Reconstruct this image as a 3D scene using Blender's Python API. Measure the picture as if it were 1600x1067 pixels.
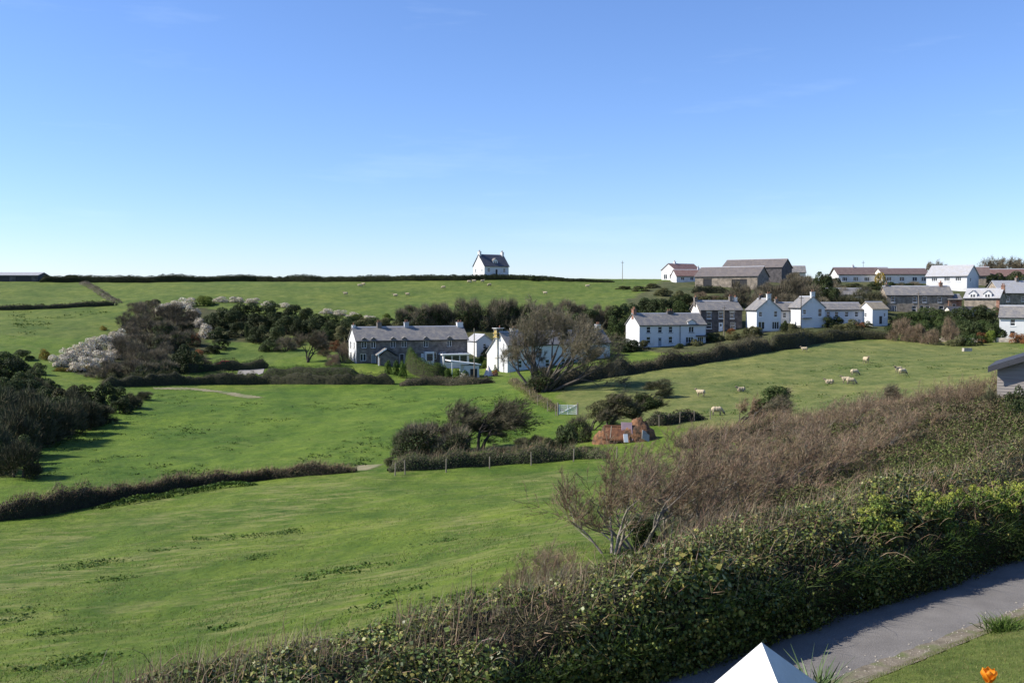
import bpy, math, random
import numpy as np
from mathutils import Vector, noise as mnoise

for o in list(bpy.data.objects): bpy.data.objects.remove(o)
scene = bpy.context.scene
R = math.radians

# ------------------------------------------------------------------ camera
FPX = 1537.0                       # focal length in pixels of the 1600 px wide photograph
HORIZON = 470.0                    # pixel row of eye level
PITCH = math.atan((533.5 - HORIZON) / FPX)
cam_data = bpy.data.cameras.new('camera')
cam_data.sensor_width = 36.0
cam_data.lens = FPX / 1600 * 36
cam_data.clip_start = 0.1
cam_data.clip_end = 20000
cam = bpy.data.objects.new('camera', cam_data)
scene.collection.objects.link(cam)
cam.location = (0, 0, 0)
cam.rotation_euler = (R(90) - PITCH, 0, 0)
scene.camera = cam

# ------------------------------------------------------------------ light
SUN_AZ = R(-3)        # sun stands to the left (-x), this far behind the view plane
SUN_EL = R(39)
world = bpy.data.worlds.new('World'); scene.world = world
world.use_nodes = True
wn = world.node_tree.nodes; wl = world.node_tree.links
wn.clear()
w_out = wn.new('ShaderNodeOutputWorld'); w_bg = wn.new('ShaderNodeBackground')
sky = wn.new('ShaderNodeTexSky'); sky.sky_type = 'NISHITA'
sky.sun_disc = False
sky.sun_elevation = SUN_EL
sky.sun_rotation = -(math.pi / 2 - SUN_AZ)
sky.altitude = 0; sky.air_density = 1.0; sky.dust_density = 0.1; sky.ozone_density = 9.0
w_bg.inputs['Strength'].default_value = 0.112
# a few faint high wisps of cloud
tc = wn.new('ShaderNodeTexCoord')
mp = wn.new('ShaderNodeMapping'); mp.inputs['Scale'].default_value = (2.2, 2.2, 16.0)
nz = wn.new('ShaderNodeTexNoise'); nz.inputs['Scale'].default_value = 2.0; nz.inputs['Detail'].default_value = 7.0; nz.inputs['Roughness'].default_value = 0.6
cr = wn.new('ShaderNodeValToRGB'); cr.color_ramp.elements[0].position = 0.58; cr.color_ramp.elements[1].position = 0.85
cr.color_ramp.elements[1].color = (0.09, 0.09, 0.09, 1)
mx = wn.new('ShaderNodeMixRGB'); mx.inputs['Color2'].default_value = (6.6, 7.6, 8.6, 1)
wl.new(tc.outputs['Generated'], mp.inputs['Vector']); wl.new(mp.outputs['Vector'], nz.inputs['Vector'])
wl.new(nz.outputs['Fac'], cr.inputs['Fac']); wl.new(cr.outputs['Color'], mx.inputs['Fac'])
tint = wn.new('ShaderNodeMixRGB'); tint.blend_type = 'MULTIPLY'; tint.inputs['Fac'].default_value = 1; tint.inputs['Color2'].default_value = (1.05, 0.955, 1.02, 1)
wl.new(sky.outputs['Color'], tint.inputs['Color1']); wl.new(tint.outputs['Color'], mx.inputs['Color1']); wl.new(mx.outputs['Color'], w_bg.inputs['Color'])
wl.new(w_bg.outputs['Background'], w_out.inputs['Surface'])

sun_data = bpy.data.lights.new('sun', 'SUN')
sun_data.energy = 4.8; sun_data.angle = R(0.5); sun_data.color = (1.0, 0.94, 0.85)
sun = bpy.data.objects.new('sun', sun_data); scene.collection.objects.link(sun)
to_sun = Vector((-math.cos(SUN_AZ) * math.cos(SUN_EL), math.sin(SUN_AZ) * math.cos(SUN_EL), math.sin(SUN_EL)))
sun.rotation_euler = to_sun.to_track_quat('Z', 'Y').to_euler()
sun.location = (-60, 20, 60)

scene.view_settings.view_transform = 'Standard'
scene.view_settings.look = 'None'
scene.view_settings.exposure = 0.75
scene.view_settings.gamma = 1.0
scene.view_settings.use_curve_mapping = False

# ------------------------------------------------------------------ helpers
COL = scene.collection
def tag(o, label=None, cat=None, group=None, kind=None):
    if label: o['label'] = label
    if cat: o['category'] = cat
    if group: o['group'] = group
    if kind: o['kind'] = kind
    return o
def empty(name, loc, rz=0.0, parent=None):
    o = bpy.data.objects.new(name, None); COL.objects.link(o)
    o.empty_display_size = 0.3
    o.location = loc; o.rotation_euler = (0, 0, rz)
    if parent: o.parent = parent
    return o
def mesh_np(name, V, F, mat=None, col=None, smooth=False):
    V = np.asarray(V, np.float32).reshape(-1, 3); F = np.asarray(F, np.int32)
    me = bpy.data.meshes.new(name)
    k = F.shape[1]; m = len(F)
    me.vertices.add(len(V)); me.vertices.foreach_set('co', V.ravel())
    me.loops.add(m * k); me.loops.foreach_set('vertex_index', F.ravel())
    me.polygons.add(m)
    me.polygons.foreach_set('loop_start', np.arange(0, m * k, k, dtype=np.int32))
    try: me.polygons.foreach_set('loop_total', np.full(m, k, np.int32))
    except Exception: pass
    if smooth: me.polygons.foreach_set('use_smooth', np.ones(m, bool))
    if col is not None:
        a = me.color_attributes.new('col', 'FLOAT_COLOR', 'POINT')
        a.data.foreach_set('color', np.asarray(col, np.float32).ravel())
    me.update(calc_edges=True)
    if mat: me.materials.append(mat)
    return me
def obj(name, me, parent=None, loc=(0, 0, 0)):
    o = bpy.data.objects.new(name, me); COL.objects.link(o)
    o.location = loc
    if parent: o.parent = parent
    return o

class MB:
    """collects faces; build() links them as one mesh object"""
    def __init__(s): s.v = []; s.f = []
    def poly(s, pts):
        i = len(s.v); s.v += [tuple(p) for p in pts]; s.f.append(tuple(range(i, i + len(pts))))
    def box(s, x0, x1, y0, y1, z0, z1):
        i = len(s.v)
        s.v += [(x0,y0,z0),(x1,y0,z0),(x1,y1,z0),(x0,y1,z0),(x0,y0,z1),(x1,y0,z1),(x1,y1,z1),(x0,y1,z1)]
        for q in ((0,3,2,1),(4,5,6,7),(0,1,5,4),(1,2,6,5),(2,3,7,6),(3,0,4,7)): s.f.append(tuple(i + k for k in q))
    def prism(s, poly, a, b):
        """poly: list of points (3D) ; extrude by vector b-a"""
        n = len(poly); i = len(s.v)
        d = Vector(b) - Vector(a)
        s.v += [tuple(p) for p in poly] + [tuple(Vector(p) + d) for p in poly]
        s.f.append(tuple(i + k for k in range(n))[::-1]); s.f.append(tuple(i + n + k for k in range(n)))
        for k in range(n): s.f.append((i + k, i + (k + 1) % n, i + n + (k + 1) % n, i + n + k))
    def tube(s, p0, p1, r0, r1=None, n=6, cap=True):
        r1 = r0 if r1 is None else r1
        p0, p1 = Vector(p0), Vector(p1); d = (p1 - p0).normalized()
        a = d.orthogonal().normalized(); b = d.cross(a); i = len(s.v)
        for p, r in ((p0, r0), (p1, r1)):
            for k in range(n):
                t = 2 * math.pi * k / n
                s.v.append(tuple(p + a * math.cos(t) * r + b * math.sin(t) * r))
        for k in range(n): s.f.append((i + k, i + (k + 1) % n, i + n + (k + 1) % n, i + n + k))
        if cap: s.f.append(tuple(i + k for k in range(n))[::-1]); s.f.append(tuple(i + n + k for k in range(n)))
    def lathe(s, c, prof, n=10):
        i = len(s.v); m = len(prof)
        for r, z in prof:
            for k in range(n):
                t = 2 * math.pi * k / n; s.v.append((c[0] + r * math.cos(t), c[1] + r * math.sin(t), c[2] + z))
        for j in range(m - 1):
            for k in range(n): s.f.append((i + j*n + k, i + j*n + (k+1) % n, i + (j+1)*n + (k+1) % n, i + (j+1)*n + k))
        s.f.append(tuple(i + k for k in range(n))[::-1]); s.f.append(tuple(i + (m-1)*n + k for k in range(n)))
    def ball(s, c, r, n=10, m=7, wob=0.0, rng=None):
        prof = []; i = len(s.v)
        rx, ry, rz = r if hasattr(r, '__len__') else (r, r, r)
        for j in range(m + 1):
            ph = math.pi * j / m - math.pi / 2
            for k in range(n):
                t = 2 * math.pi * k / n; w = 1 + (rng.uniform(-wob, wob) if rng else 0)
                s.v.append((c[0] + rx * math.cos(ph) * math.cos(t) * w, c[1] + ry * math.cos(ph) * math.sin(t) * w, c[2] + rz * math.sin(ph) * w))
        for j in range(m):
            for k in range(n): s.f.append((i + j*n + k, i + j*n + (k+1) % n, i + (j+1)*n + (k+1) % n, i + (j+1)*n + k))
    def mesh(s, name, mat, smooth=False):
        me = bpy.data.meshes.new(name); me.from_pydata(s.v, [], s.f); me.update()
        if smooth:
            for p in me.polygons: p.use_smooth = True
        if mat: me.materials.append(mat)
        return me
    def build(s, name, mat, parent=None, loc=(0, 0, 0), smooth=False):
        return obj(name, s.mesh(name, mat, smooth), parent, loc)

# ------------------------------------------------------------------ materials
def base_mat(name, rough=0.8, spec=0.3):
    m = bpy.data.materials.new(name); m.use_nodes = True
    n = m.node_tree.nodes; b = n['Principled BSDF']
    b.inputs['Roughness'].default_value = rough
    b.inputs['Specular IOR Level'].default_value = spec
    return m, n, m.node_tree.links, b
def noise_mat(name, c1, c2, scale=3.0, rough=0.85, bump=0.0, bscale=None, spec=0.3, stretch=(1, 1, 1), c3=None, s3=0.4, t3=(0.5, 0.7), detail=6):
    """two colours mixed by fractal noise, a third laid over it in blotches, bump from the same noise"""
    m, n, l, b = base_mat(name, rough, spec)
    tc = n.new('ShaderNodeTexCoord'); mp = n.new('ShaderNodeMapping'); mp.inputs['Scale'].default_value = stretch
    l.new(tc.outputs['Object'], mp.inputs['Vector'])
    nz = n.new('ShaderNodeTexNoise'); nz.inputs['Scale'].default_value = scale; nz.inputs['Detail'].default_value = detail; nz.inputs['Roughness'].default_value = 0.65
    l.new(mp.outputs['Vector'], nz.inputs['Vector'])
    cr = n.new('ShaderNodeValToRGB'); cr.color_ramp.elements[0].position = 0.32; cr.color_ramp.elements[1].position = 0.68
    cr.color_ramp.elements[0].color = (*c1, 1); cr.color_ramp.elements[1].color = (*c2, 1)
    l.new(nz.outputs['Fac'], cr.inputs['Fac']); out = cr.outputs['Color']
    if c3:
        n3 = n.new('ShaderNodeTexNoise'); n3.inputs['Scale'].default_value = s3; n3.inputs['Detail'].default_value = 5
        l.new(mp.outputs['Vector'], n3.inputs['Vector'])
        r3 = n.new('ShaderNodeValToRGB'); r3.color_ramp.elements[0].position, r3.color_ramp.elements[1].position = t3
        l.new(n3.outputs['Fac'], r3.inputs['Fac'])
        mx = n.new('ShaderNodeMixRGB'); l.new(r3.outputs['Color'], mx.inputs['Fac']); l.new(out, mx.inputs['Color1']); mx.inputs['Color2'].default_value = (*c3, 1)
        out = mx.outputs['Color']
    l.new(out, b.inputs['Base Color'])
    if bump:
        nb = n.new('ShaderNodeTexNoise'); nb.inputs['Scale'].default_value = bscale or scale * 3; nb.inputs['Detail'].default_value = 4
        l.new(mp.outputs['Vector'], nb.inputs['Vector'])
        bp = n.new('ShaderNodeBump'); bp.inputs['Strength'].default_value = 0.8; bp.inputs['Distance'].default_value = bump
        l.new(nb.outputs['Fac'], bp.inputs['Height']); l.new(bp.outputs['Normal'], b.inputs['Normal'])
    return m
def slate_mat(name, c1, c2, lichen, row=0.22, width=0.32):
    """courses of slates (UV along the roof in metres) with lichen blotches"""
    m, n, l, b = base_mat(name, 0.6, 0.4)
    uv = n.new('ShaderNodeUVMap')
    br = n.new('ShaderNodeTexBrick'); br.inputs['Scale'].default_value = 1.0
    br.inputs['Row Height'].default_value = row; br.inputs['Brick Width'].default_value = width
    br.inputs['Mortar Size'].default_value = 0.012; br.inputs['Mortar'].default_value = (*[c * 0.35 for c in c1], 1)
    br.inputs['Color1'].default_value = (*c1, 1); br.inputs['Color2'].default_value = (*c2, 1)
    br.inputs['Bias'].default_value = 0.0
    l.new(uv.outputs['UV'], br.inputs['Vector'])
    nz = n.new('ShaderNodeTexNoise'); nz.inputs['Scale'].default_value = 0.9; nz.inputs['Detail'].default_value = 8; nz.inputs['Roughness'].default_value = 0.7
    l.new(uv.outputs['UV'], nz.inputs['Vector'])
    r = n.new('ShaderNodeValToRGB'); r.color_ramp.elements[0].position = 0.45; r.color_ramp.elements[1].position = 0.72
    l.new(nz.outputs['Fac'], r.inputs['Fac'])
    mx = n.new('ShaderNodeMixRGB'); l.new(r.outputs['Color'], mx.inputs['Fac']); l.new(br.outputs['Color'], mx.inputs['Color1']); mx.inputs['Color2'].default_value = (*lichen, 1)
    l.new(mx.outputs['Color'], b.inputs['Base Color'])
    bp = n.new('ShaderNodeBump'); bp.inputs['Distance'].default_value = 0.02; bp.inputs['Strength'].default_value = 0.7
    l.new(br.outputs['Fac'], bp.inputs['Height']); bp.invert = True
    l.new(bp.outputs['Normal'], b.inputs['Normal'])
    return m
def stone_mat(name, c1, c2, mortar, row=0.22, width=0.45):
    m, n, l, b = base_mat(name, 0.9, 0.2)
    uv = n.new('ShaderNodeUVMap')
    nz0 = n.new('ShaderNodeTexNoise'); nz0.inputs['Scale'].default_value = 2.0
    l.new(uv.outputs['UV'], nz0.inputs['Vector'])
    ad = n.new('ShaderNodeMixRGB'); ad.blend_type = 'ADD'; ad.inputs['Fac'].default_value = 0.12
    l.new(uv.outputs['UV'], ad.inputs['Color1']); l.new(nz0.outputs['Color'], ad.inputs['Color2'])
    br = n.new('ShaderNodeTexBrick'); br.inputs['Scale'].default_value = 1.0; br.inputs['Row Height'].default_value = row; br.inputs['Brick Width'].default_value = width
    br.inputs['Mortar Size'].default_value = 0.02; br.inputs['Mortar'].default_value = (*mortar, 1); br.inputs['Color1'].default_value = (*c1, 1); br.inputs['Color2'].default_value = (*c2, 1)
    l.new(ad.outputs['Color'], br.inputs['Vector'])
    nz = n.new('ShaderNodeTexNoise'); nz.inputs['Scale'].default_value = 1.1; nz.inputs['Detail'].default_value = 7
    l.new(uv.outputs['UV'], nz.inputs['Vector'])
    r = n.new('ShaderNodeValToRGB'); r.color_ramp.elements[0].position = 0.3; r.color_ramp.elements[1].position = 0.75
    r.color_ramp.elements[0].color = (0.55, 0.55, 0.55, 1); r.color_ramp.elements[1].color = (1.3, 1.25, 1.2, 1)
    l.new(nz.outputs['Fac'], r.inputs['Fac'])
    mx = n.new('ShaderNodeMixRGB'); mx.blend_type = 'MULTIPLY'; mx.inputs['Fac'].default_value = 1
    l.new(br.outputs['Color'], mx.inputs['Color1']); l.new(r.outputs['Color'], mx.inputs['Color2'])
    l.new(mx.outputs['Color'], b.inputs['Base Color'])
    bp = n.new('ShaderNodeBump'); bp.inputs['Distance'].default_value = 0.03; bp.invert = True
    l.new(br.outputs['Fac'], bp.inputs['Height']); l.new(bp.outputs['Normal'], b.inputs['Normal'])
    return m
def leaf_mat(name, rough=0.5, spec=0.35, trans=0.25, var=0.35):
    """leaf colour from the mesh's own per-leaf colours, varied a little plant by plant"""
    m, n, l, b = base_mat(name, rough, spec)
    at = n.new('ShaderNodeAttribute'); at.attribute_name = 'col'
    oi = n.new('ShaderNodeObjectInfo')
    mr = n.new('ShaderNodeMapRange'); mr.inputs['To Min'].default_value = 1 - var; mr.inputs['To Max'].default_value = 1 + var
    l.new(oi.outputs['Random'], mr.inputs['Value'])
    mx = n.new('ShaderNodeMixRGB'); mx.blend_type = 'MULTIPLY'; mx.inputs['Fac'].default_value = 1
    l.new(at.outputs['Color'], mx.inputs['Color1']); l.new(mr.outputs['Result'], mx.inputs['Color2'])
    l.new(mx.outputs['Color'], b.inputs['Base Color'])
    if trans:
        tr = n.new('ShaderNodeBsdfTranslucent'); l.new(mx.outputs['Color'], tr.inputs['Color'])
        ms = n.new('ShaderNodeMixShader'); ms.inputs['Fac'].default_value = trans
        l.new(b.outputs['BSDF'], ms.inputs[1]); l.new(tr.outputs['BSDF'], ms.inputs[2])
        l.new(ms.outputs['Shader'], n['Material Output'].inputs['Surface'])
    return m

M = {}
M['render_white'] = noise_mat('white_render', (0.56, 0.56, 0.55), (0.62, 0.62, 0.61), 0.8, 0.85, c3=(0.46, 0.45, 0.41), s3=0.5, t3=(0.55, 0.9))
M['render_cream'] = noise_mat('cream_render', (0.66, 0.62, 0.54), (0.76, 0.72, 0.64), 0.8, 0.85, c3=(0.5, 0.47, 0.4), s3=0.5, t3=(0.55, 0.9))
M['render_pink'] = noise_mat('pale_pink_render', (0.6, 0.52, 0.47), (0.68, 0.6, 0.55), 0.8, 0.85)
M['stone'] = stone_mat('grey_rubble_stone', (0.17, 0.15, 0.135), (0.26, 0.235, 0.21), (0.2, 0.19, 0.17))
M['stone_tan'] = stone_mat('tan_rubble_stone', (0.26, 0.22, 0.17), (0.36, 0.31, 0.25), (0.3, 0.27, 0.22))
M['stone_dark'] = stone_mat('dark_slate_stone', (0.09, 0.085, 0.09), (0.14, 0.13, 0.13), (0.12, 0.115, 0.11))
M['brick'] = stone_mat('red_brick', (0.32, 0.1, 0.06), (0.4, 0.15, 0.09), (0.3, 0.25, 0.2), 0.075, 0.225)
M['slate'] = slate_mat('weathered_slate', (0.15, 0.145, 0.143), (0.2, 0.192, 0.185), (0.28, 0.25, 0.2))
M['slate_dark'] = slate_mat('dark_blue_slate', (0.05, 0.055, 0.075), (0.07, 0.075, 0.095), (0.08, 0.08, 0.09))
M['slate_pale'] = slate_mat('pale_bitumened_slate', (0.36, 0.36, 0.37), (0.44, 0.44, 0.44), (0.33, 0.31, 0.27))
M['slate_tan'] = slate_mat('lichened_tan_slate', (0.26, 0.22, 0.16), (0.33, 0.28, 0.2), (0.38, 0.31, 0.19))
M['tile_brown'] = slate_mat('brown_concrete_tile', (0.125, 0.085, 0.075), (0.155, 0.105, 0.09), (0.17, 0.13, 0.11), 0.33, 0.3)
M['tile_red'] = slate_mat('red_brown_tile', (0.16, 0.09, 0.075), (0.2, 0.115, 0.095), (0.19, 0.14, 0.115), 0.33, 0.3)
M['asbestos'] = slate_mat('grey_brown_sheet_roof', (0.115, 0.1, 0.092), (0.15, 0.13, 0.12), (0.17, 0.14, 0.11), 1.2, 0.9)
M['paint_white'] = noise_mat('white_paint', (0.76, 0.76, 0.74), (0.82, 0.82, 0.8), 2.0, 0.5)
M['paint_shade_black'] = noise_mat('black_paint_and_shade', (0.02, 0.02, 0.022), (0.035, 0.035, 0.035), 2.0, 0.5)  # black paint, and the darkness inside open doorways
M['paint_blue'] = noise_mat('grey_blue_paint', (0.2, 0.24, 0.28), (0.26, 0.3, 0.34), 2.0, 0.5)
M['glass'] = base_mat('window_glass', 0.08, 0.6)[0]; M['glass'].node_tree.nodes['Principled BSDF'].inputs['Base Color'].default_value = (0.03, 0.035, 0.042, 1)
M['clay'] = noise_mat('terracotta', (0.2, 0.1, 0.065), (0.28, 0.14, 0.09), 4, 0.8)
M['wood_grey'] = noise_mat('silvered_wood', (0.2, 0.18, 0.16), (0.31, 0.28, 0.25), 2.5, 0.85, bump=0.004, bscale=14, stretch=(0.3, 3, 6), c3=(0.24, 0.19, 0.17), s3=0.8)
M['wood_post'] = noise_mat('weathered_post', (0.17, 0.145, 0.11), (0.26, 0.22, 0.17), 6, 0.9, stretch=(1, 1, 0.2))
M['wood_dark'] = noise_mat('dark_creosoted_wood', (0.05, 0.04, 0.035), (0.09, 0.075, 0.06), 5, 0.8, stretch=(1, 1, 0.2))
M['metal'] = noise_mat('galvanised_metal', (0.42, 0.43, 0.45), (0.55, 0.56, 0.57), 5, 0.4, spec=0.5); M['metal'].node_tree.nodes['Principled BSDF'].inputs['Metallic'].default_value = 0.6
M['rust'] = noise_mat('rusted_iron', (0.07, 0.03, 0.018), (0.17, 0.075, 0.035), 3, 0.9, bump=0.02)
M['soil'] = noise_mat('red_brown_soil', (0.13, 0.06, 0.028), (0.27, 0.14, 0.07), 2.5, 0.95, bump=0.15, bscale=4, c3=(0.07, 0.045, 0.028), s3=1.6, t3=(0.45, 0.6))
M['purple_sheet'] = noise_mat('purple_grey_sheet', (0.2, 0.14, 0.17), (0.27, 0.2, 0.23), 2, 0.6)
M['yellow_scaffold'] = noise_mat('yellow_scaffold', (0.3, 0.22, 0.07), (0.4, 0.3, 0.1), 3, 0.6)
M['lead'] = noise_mat('lead_grey', (0.3, 0.31, 0.33), (0.38, 0.39, 0.41), 3, 0.6)
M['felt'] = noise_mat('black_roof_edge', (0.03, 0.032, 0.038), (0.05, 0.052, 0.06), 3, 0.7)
M['bark'] = noise_mat('grey_brown_bark', (0.06, 0.05, 0.04), (0.13, 0.11, 0.09), 5, 0.95, bump=0.02, stretch=(1, 1, 0.3))
M['bark_pale'] = noise_mat('pale_grey_bark', (0.17, 0.145, 0.115), (0.32, 0.28, 0.23), 6, 0.9, bump=0.01, c3=(0.2, 0.2, 0.1), s3=2)
M['bark_dark'] = noise_mat('dark_bark', (0.035, 0.03, 0.025), (0.08, 0.066, 0.055), 5, 0.95)
M['leaf'] = leaf_mat('leaf_mixed', 0.65, 0.12, 0.25)
M['ivy'] = leaf_mat('glossy_ivy', 0.42, 0.3, 0.15, 0.0)
M['twig'] = leaf_mat('bare_twig', 0.85, 0.2, 0.0, 0.25)
M['blossom'] = leaf_mat('blossom', 0.7, 0.2, 0.3, 0.12)
M['blade'] = leaf_mat('grass_blade', 0.6, 0.25, 0.3, 0.0)
M['wool'] = noise_mat('sheep_wool', (0.42, 0.36, 0.27), (0.6, 0.53, 0.42), 8, 0.95, bump=0.03, bscale=20)
M['sheep_skin'] = noise_mat('sheep_face', (0.1, 0.08, 0.065), (0.2, 0.17, 0.14), 8, 0.9)
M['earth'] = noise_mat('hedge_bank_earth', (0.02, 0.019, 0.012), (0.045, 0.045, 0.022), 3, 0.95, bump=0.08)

M['pier_paint'] = noise_mat('weathered_white_paint', (0.62, 0.62, 0.6), (0.74, 0.74, 0.72), 3.0, 0.65, bump=0.006, bscale=30, c3=(0.36, 0.35, 0.28), s3=2.2, t3=(0.52, 0.8), stretch=(1, 1, 0.35))

def auto_uv(me):
    """UVs in metres: along the horizontal and up the slope of each face"""
    uvl = me.uv_layers.new(name='UVMap'); up = Vector((0, 0, 1))
    for p in me.polygons:
        n = p.normal; h = up.cross(n)
        h = h.normalized() if h.length > 1e-4 else Vector((1, 0, 0))
        w = n.cross(h)
        for li in p.loop_indices:
            c = me.vertices[me.loops[li].vertex_index].co
            uvl.data[li].uv = (c.dot(h), c.dot(w))
    return me

# ------------------------------------------------------------------ pixel rays and the lie of the land
CP, SP = math.cos(PITCH), math.sin(PITCH)
def ray(u, v):
    """direction of a photograph pixel, scaled so that its depth (y) is 1"""
    a = (u - 800) / FPX; b = (533.5 - v) / FPX
    y = CP + b * SP; z = -SP + b * CP
    return a / y, z / y
def px(u, v, Y):
    a, c = ray(u, v); return Vector((a * Y, Y, c * Y))

# spot heights: pixel on the ground and its distance, judged from houses, gates, sheep and hedges beside it
SPOTS = [
 (0,1067,26),(0,950,38),(0,860,55),(0,808,66),(0,740,85),(0,700,103),(0,620,135),(0,580,165),(50,540,195),(100,482,250),(100,470,270),(100,440,325),(30,437,330),
 (150,680,112),(150,560,185),(300,1040,25),(300,950,35),(300,880,46),(300,800,65),(300,755,80),(300,690,108),(300,620,150),(400,600,172),(400,545,205),(400,500,235),(300,465,270),(300,440,330),
 (600,990,25),(600,900,36),(600,820,52),(600,760,70),(600,735,80),(650,640,130),(700,600,170),(550,570,185),(730,577,192),(600,490,245),(600,465,280),(600,440,325),(700,532,215),(800,490,240),
 (900,880,30),(900,800,48),(900,735,75),(910,716,82),(830,690,95),(790,583,185),(770,432,335),(900,436,335),(900,465,275),(955,560,196),(884,648,112),(880,605,140),(950,590,150),
 (1000,660,98),(1100,650,105),(1100,563,170),(1300,600,130),(1300,560,165),(1250,540,190),(1400,530,205),(1500,560,150),(1560,545,180),(1250,672,85),(1450,640,78),(1560,612,80),
 (990,541,214),(1100,535,218),(1200,518,222),(1350,508,228),(1585,529,195),(1430,490,252),(1600,480,250),(1130,447,290),(1050,437,322),(1350,441,312),(1490,452,285),(1590,445,312),(1270,480,250),(1000,472,255),(1000,440,318),
]
pts = [tuple(px(u, v, d)) for u, v, d in SPOTS]
pts += [(4,31,-8.1),(10,36,-8.3),(15,41,-8.2),(21,43,-7.4),(26,49,-6.2),(20,60,-8.7),(3,25,-8.2),(9,29,-8.0),(16,35,-7.7),(-6,19,-8.4),(-14,14,-8.7),(-22,10,-9.3),(30,42,-6.2),(0,24,-8.3),(27,56,-6.4)]
pts += [(x, 420, 3.0) for x in (-240, -120, 0, 120, 240)] + [(x, 520, -3.0) for x in (-300, -100, 100, 300)]
pts = np.array(pts, float)
SC = 100.0
def _phi(r2): return np.where(r2 > 1e-12, 0.5 * r2 * np.log(np.maximum(r2, 1e-12)), 0.0)
_P = pts[:, :2] / SC; _n = len(_P)
_K = _phi(((_P[:, None] - _P[None]) ** 2).sum(-1)) + np.eye(_n) * 0.0004
_A = np.zeros((_n + 3, _n + 3)); _A[:_n, :_n] = _K; _A[:_n, _n] = 1; _A[:_n, _n+1:] = _P; _A[_n, :_n] = 1; _A[_n+1:, :_n] = _P.T
_W = np.linalg.solve(_A, np.concatenate([pts[:, 2], np.zeros(3)]))
def tps(x, y):
    out = np.empty(len(x))
    for i in range(0, len(x), 40000):
        q = np.stack([x[i:i+40000], y[i:i+40000]], 1) / SC
        out[i:i+40000] = _phi(((q[:, None] - _P[None]) ** 2).sum(-1)) @ _W[:_n] + _W[_n] + q @ _W[_n+1:]
    return out
def vnoise(x, y, seed=0, oct=4):
    """cheap smooth noise from sines, about -1..1"""
    r = np.random.default_rng(seed); out = np.zeros_like(x); a = 1.0; tot = 0
    for o in range(oct):
        for k in range(3):
            th = r.uniform(0, 6.28); f = (1.9 ** o) * r.uniform(0.8, 1.2)
            out += a * np.sin((x * math.cos(th) + y * math.sin(th)) * f + r.uniform(0, 6.28)) / 3
        tot += a; a *= 0.6
    return out / tot * 1.6

# the lane: far edge runs through these two points; S is the distance on the camera's side of it
LP = np.array([3.1, 21.9]); LT = np.array([0.795, 0.607]); LN = np.array([0.607, -0.795])
def lane_st(x, y):
    dx, dy = x - LP[0], y - LP[1]
    return dx * LN[0] + dy * LN[1], dx * LT[0] + dy * LT[1]
def smooth(a, b, x):
    t = np.clip((x - a) / (b - a), 0, 1); return t * t * (3 - 2 * t)
def lane_z(t): return -8.5 + 0.05 * np.maximum(0, t - 22)
def height(x, y):
    x = np.atleast_1d(np.asarray(x, float)); y = np.atleast_1d(np.asarray(y, float))
    lim = 0.62 * np.maximum(y, 10) + 16
    z = tps(np.clip(x, -lim, lim), np.clip(y, 8, 520))
    z = np.where(y > 380, z + (-2.5 - z) * smooth(380, 560, y), z)
    s, t = lane_st(x, y)
    prof = lane_z(t) + np.interp(s, [0, 3.0, 3.25, 6.4, 9, 11.5, 12.9, 13.3, 40], [0, 0, 0.1, 1.0, 2.75, 4.7, 5.9, 6.15, 6.2])
    w = smooth(-1.6, -0.4, s) * (1 - smooth(60, 110, np.abs(t)))
    z = z + (1 - smooth(-1.2, -0.2, s)) * (0.07 * vnoise(x * 0.9, y * 0.9, 3) + 0.16 * vnoise(x * 0.16, y * 0.16, 5)) * smooth(12, 24, y + 10)
    z = z + (prof - z) * w
    return z
def H1(x, y): return float(height(x, y)[0])
def gd(u, Y, v=540):
    """ground point in pixel column u at distance Y"""
    a, _ = ray(u, v); return Vector((a * Y, Y, H1(a * Y, Y)))
_Ys = np.concatenate([np.arange(12, 120, 0.25), np.arange(120, 420, 0.6)])
def gp(u, v):
    """where the ray through a pixel meets the ground"""
    a, c = ray(u, v)
    d = height(a * _Ys, _Ys) - c * _Ys
    k = np.nonzero((d[1:] >= 0) & (d[:-1] < 0))[0]
    if len(k) == 0: return gd(u, 330)
    k = k[0]; f = -d[k] / (d[k+1] - d[k]); Y = _Ys[k] + f * (_Ys[k+1] - _Ys[k])
    return Vector((a * Y, Y, H1(a * Y, Y)))
def in_poly(x, y, poly):
    inside = np.zeros(len(x), bool); n = len(poly)
    for i in range(n):
        x0, y0 = poly[i]; x1, y1 = poly[(i + 1) % n]
        c = (y0 > y) != (y1 > y)
        inside ^= c & (x < (x1 - x0) * (y - y0) / (y1 - y0 + 1e-12) + x0)
    return inside
def gpoly(pix): return [tuple(gp(u, v)[:2]) for u, v in pix]
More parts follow.
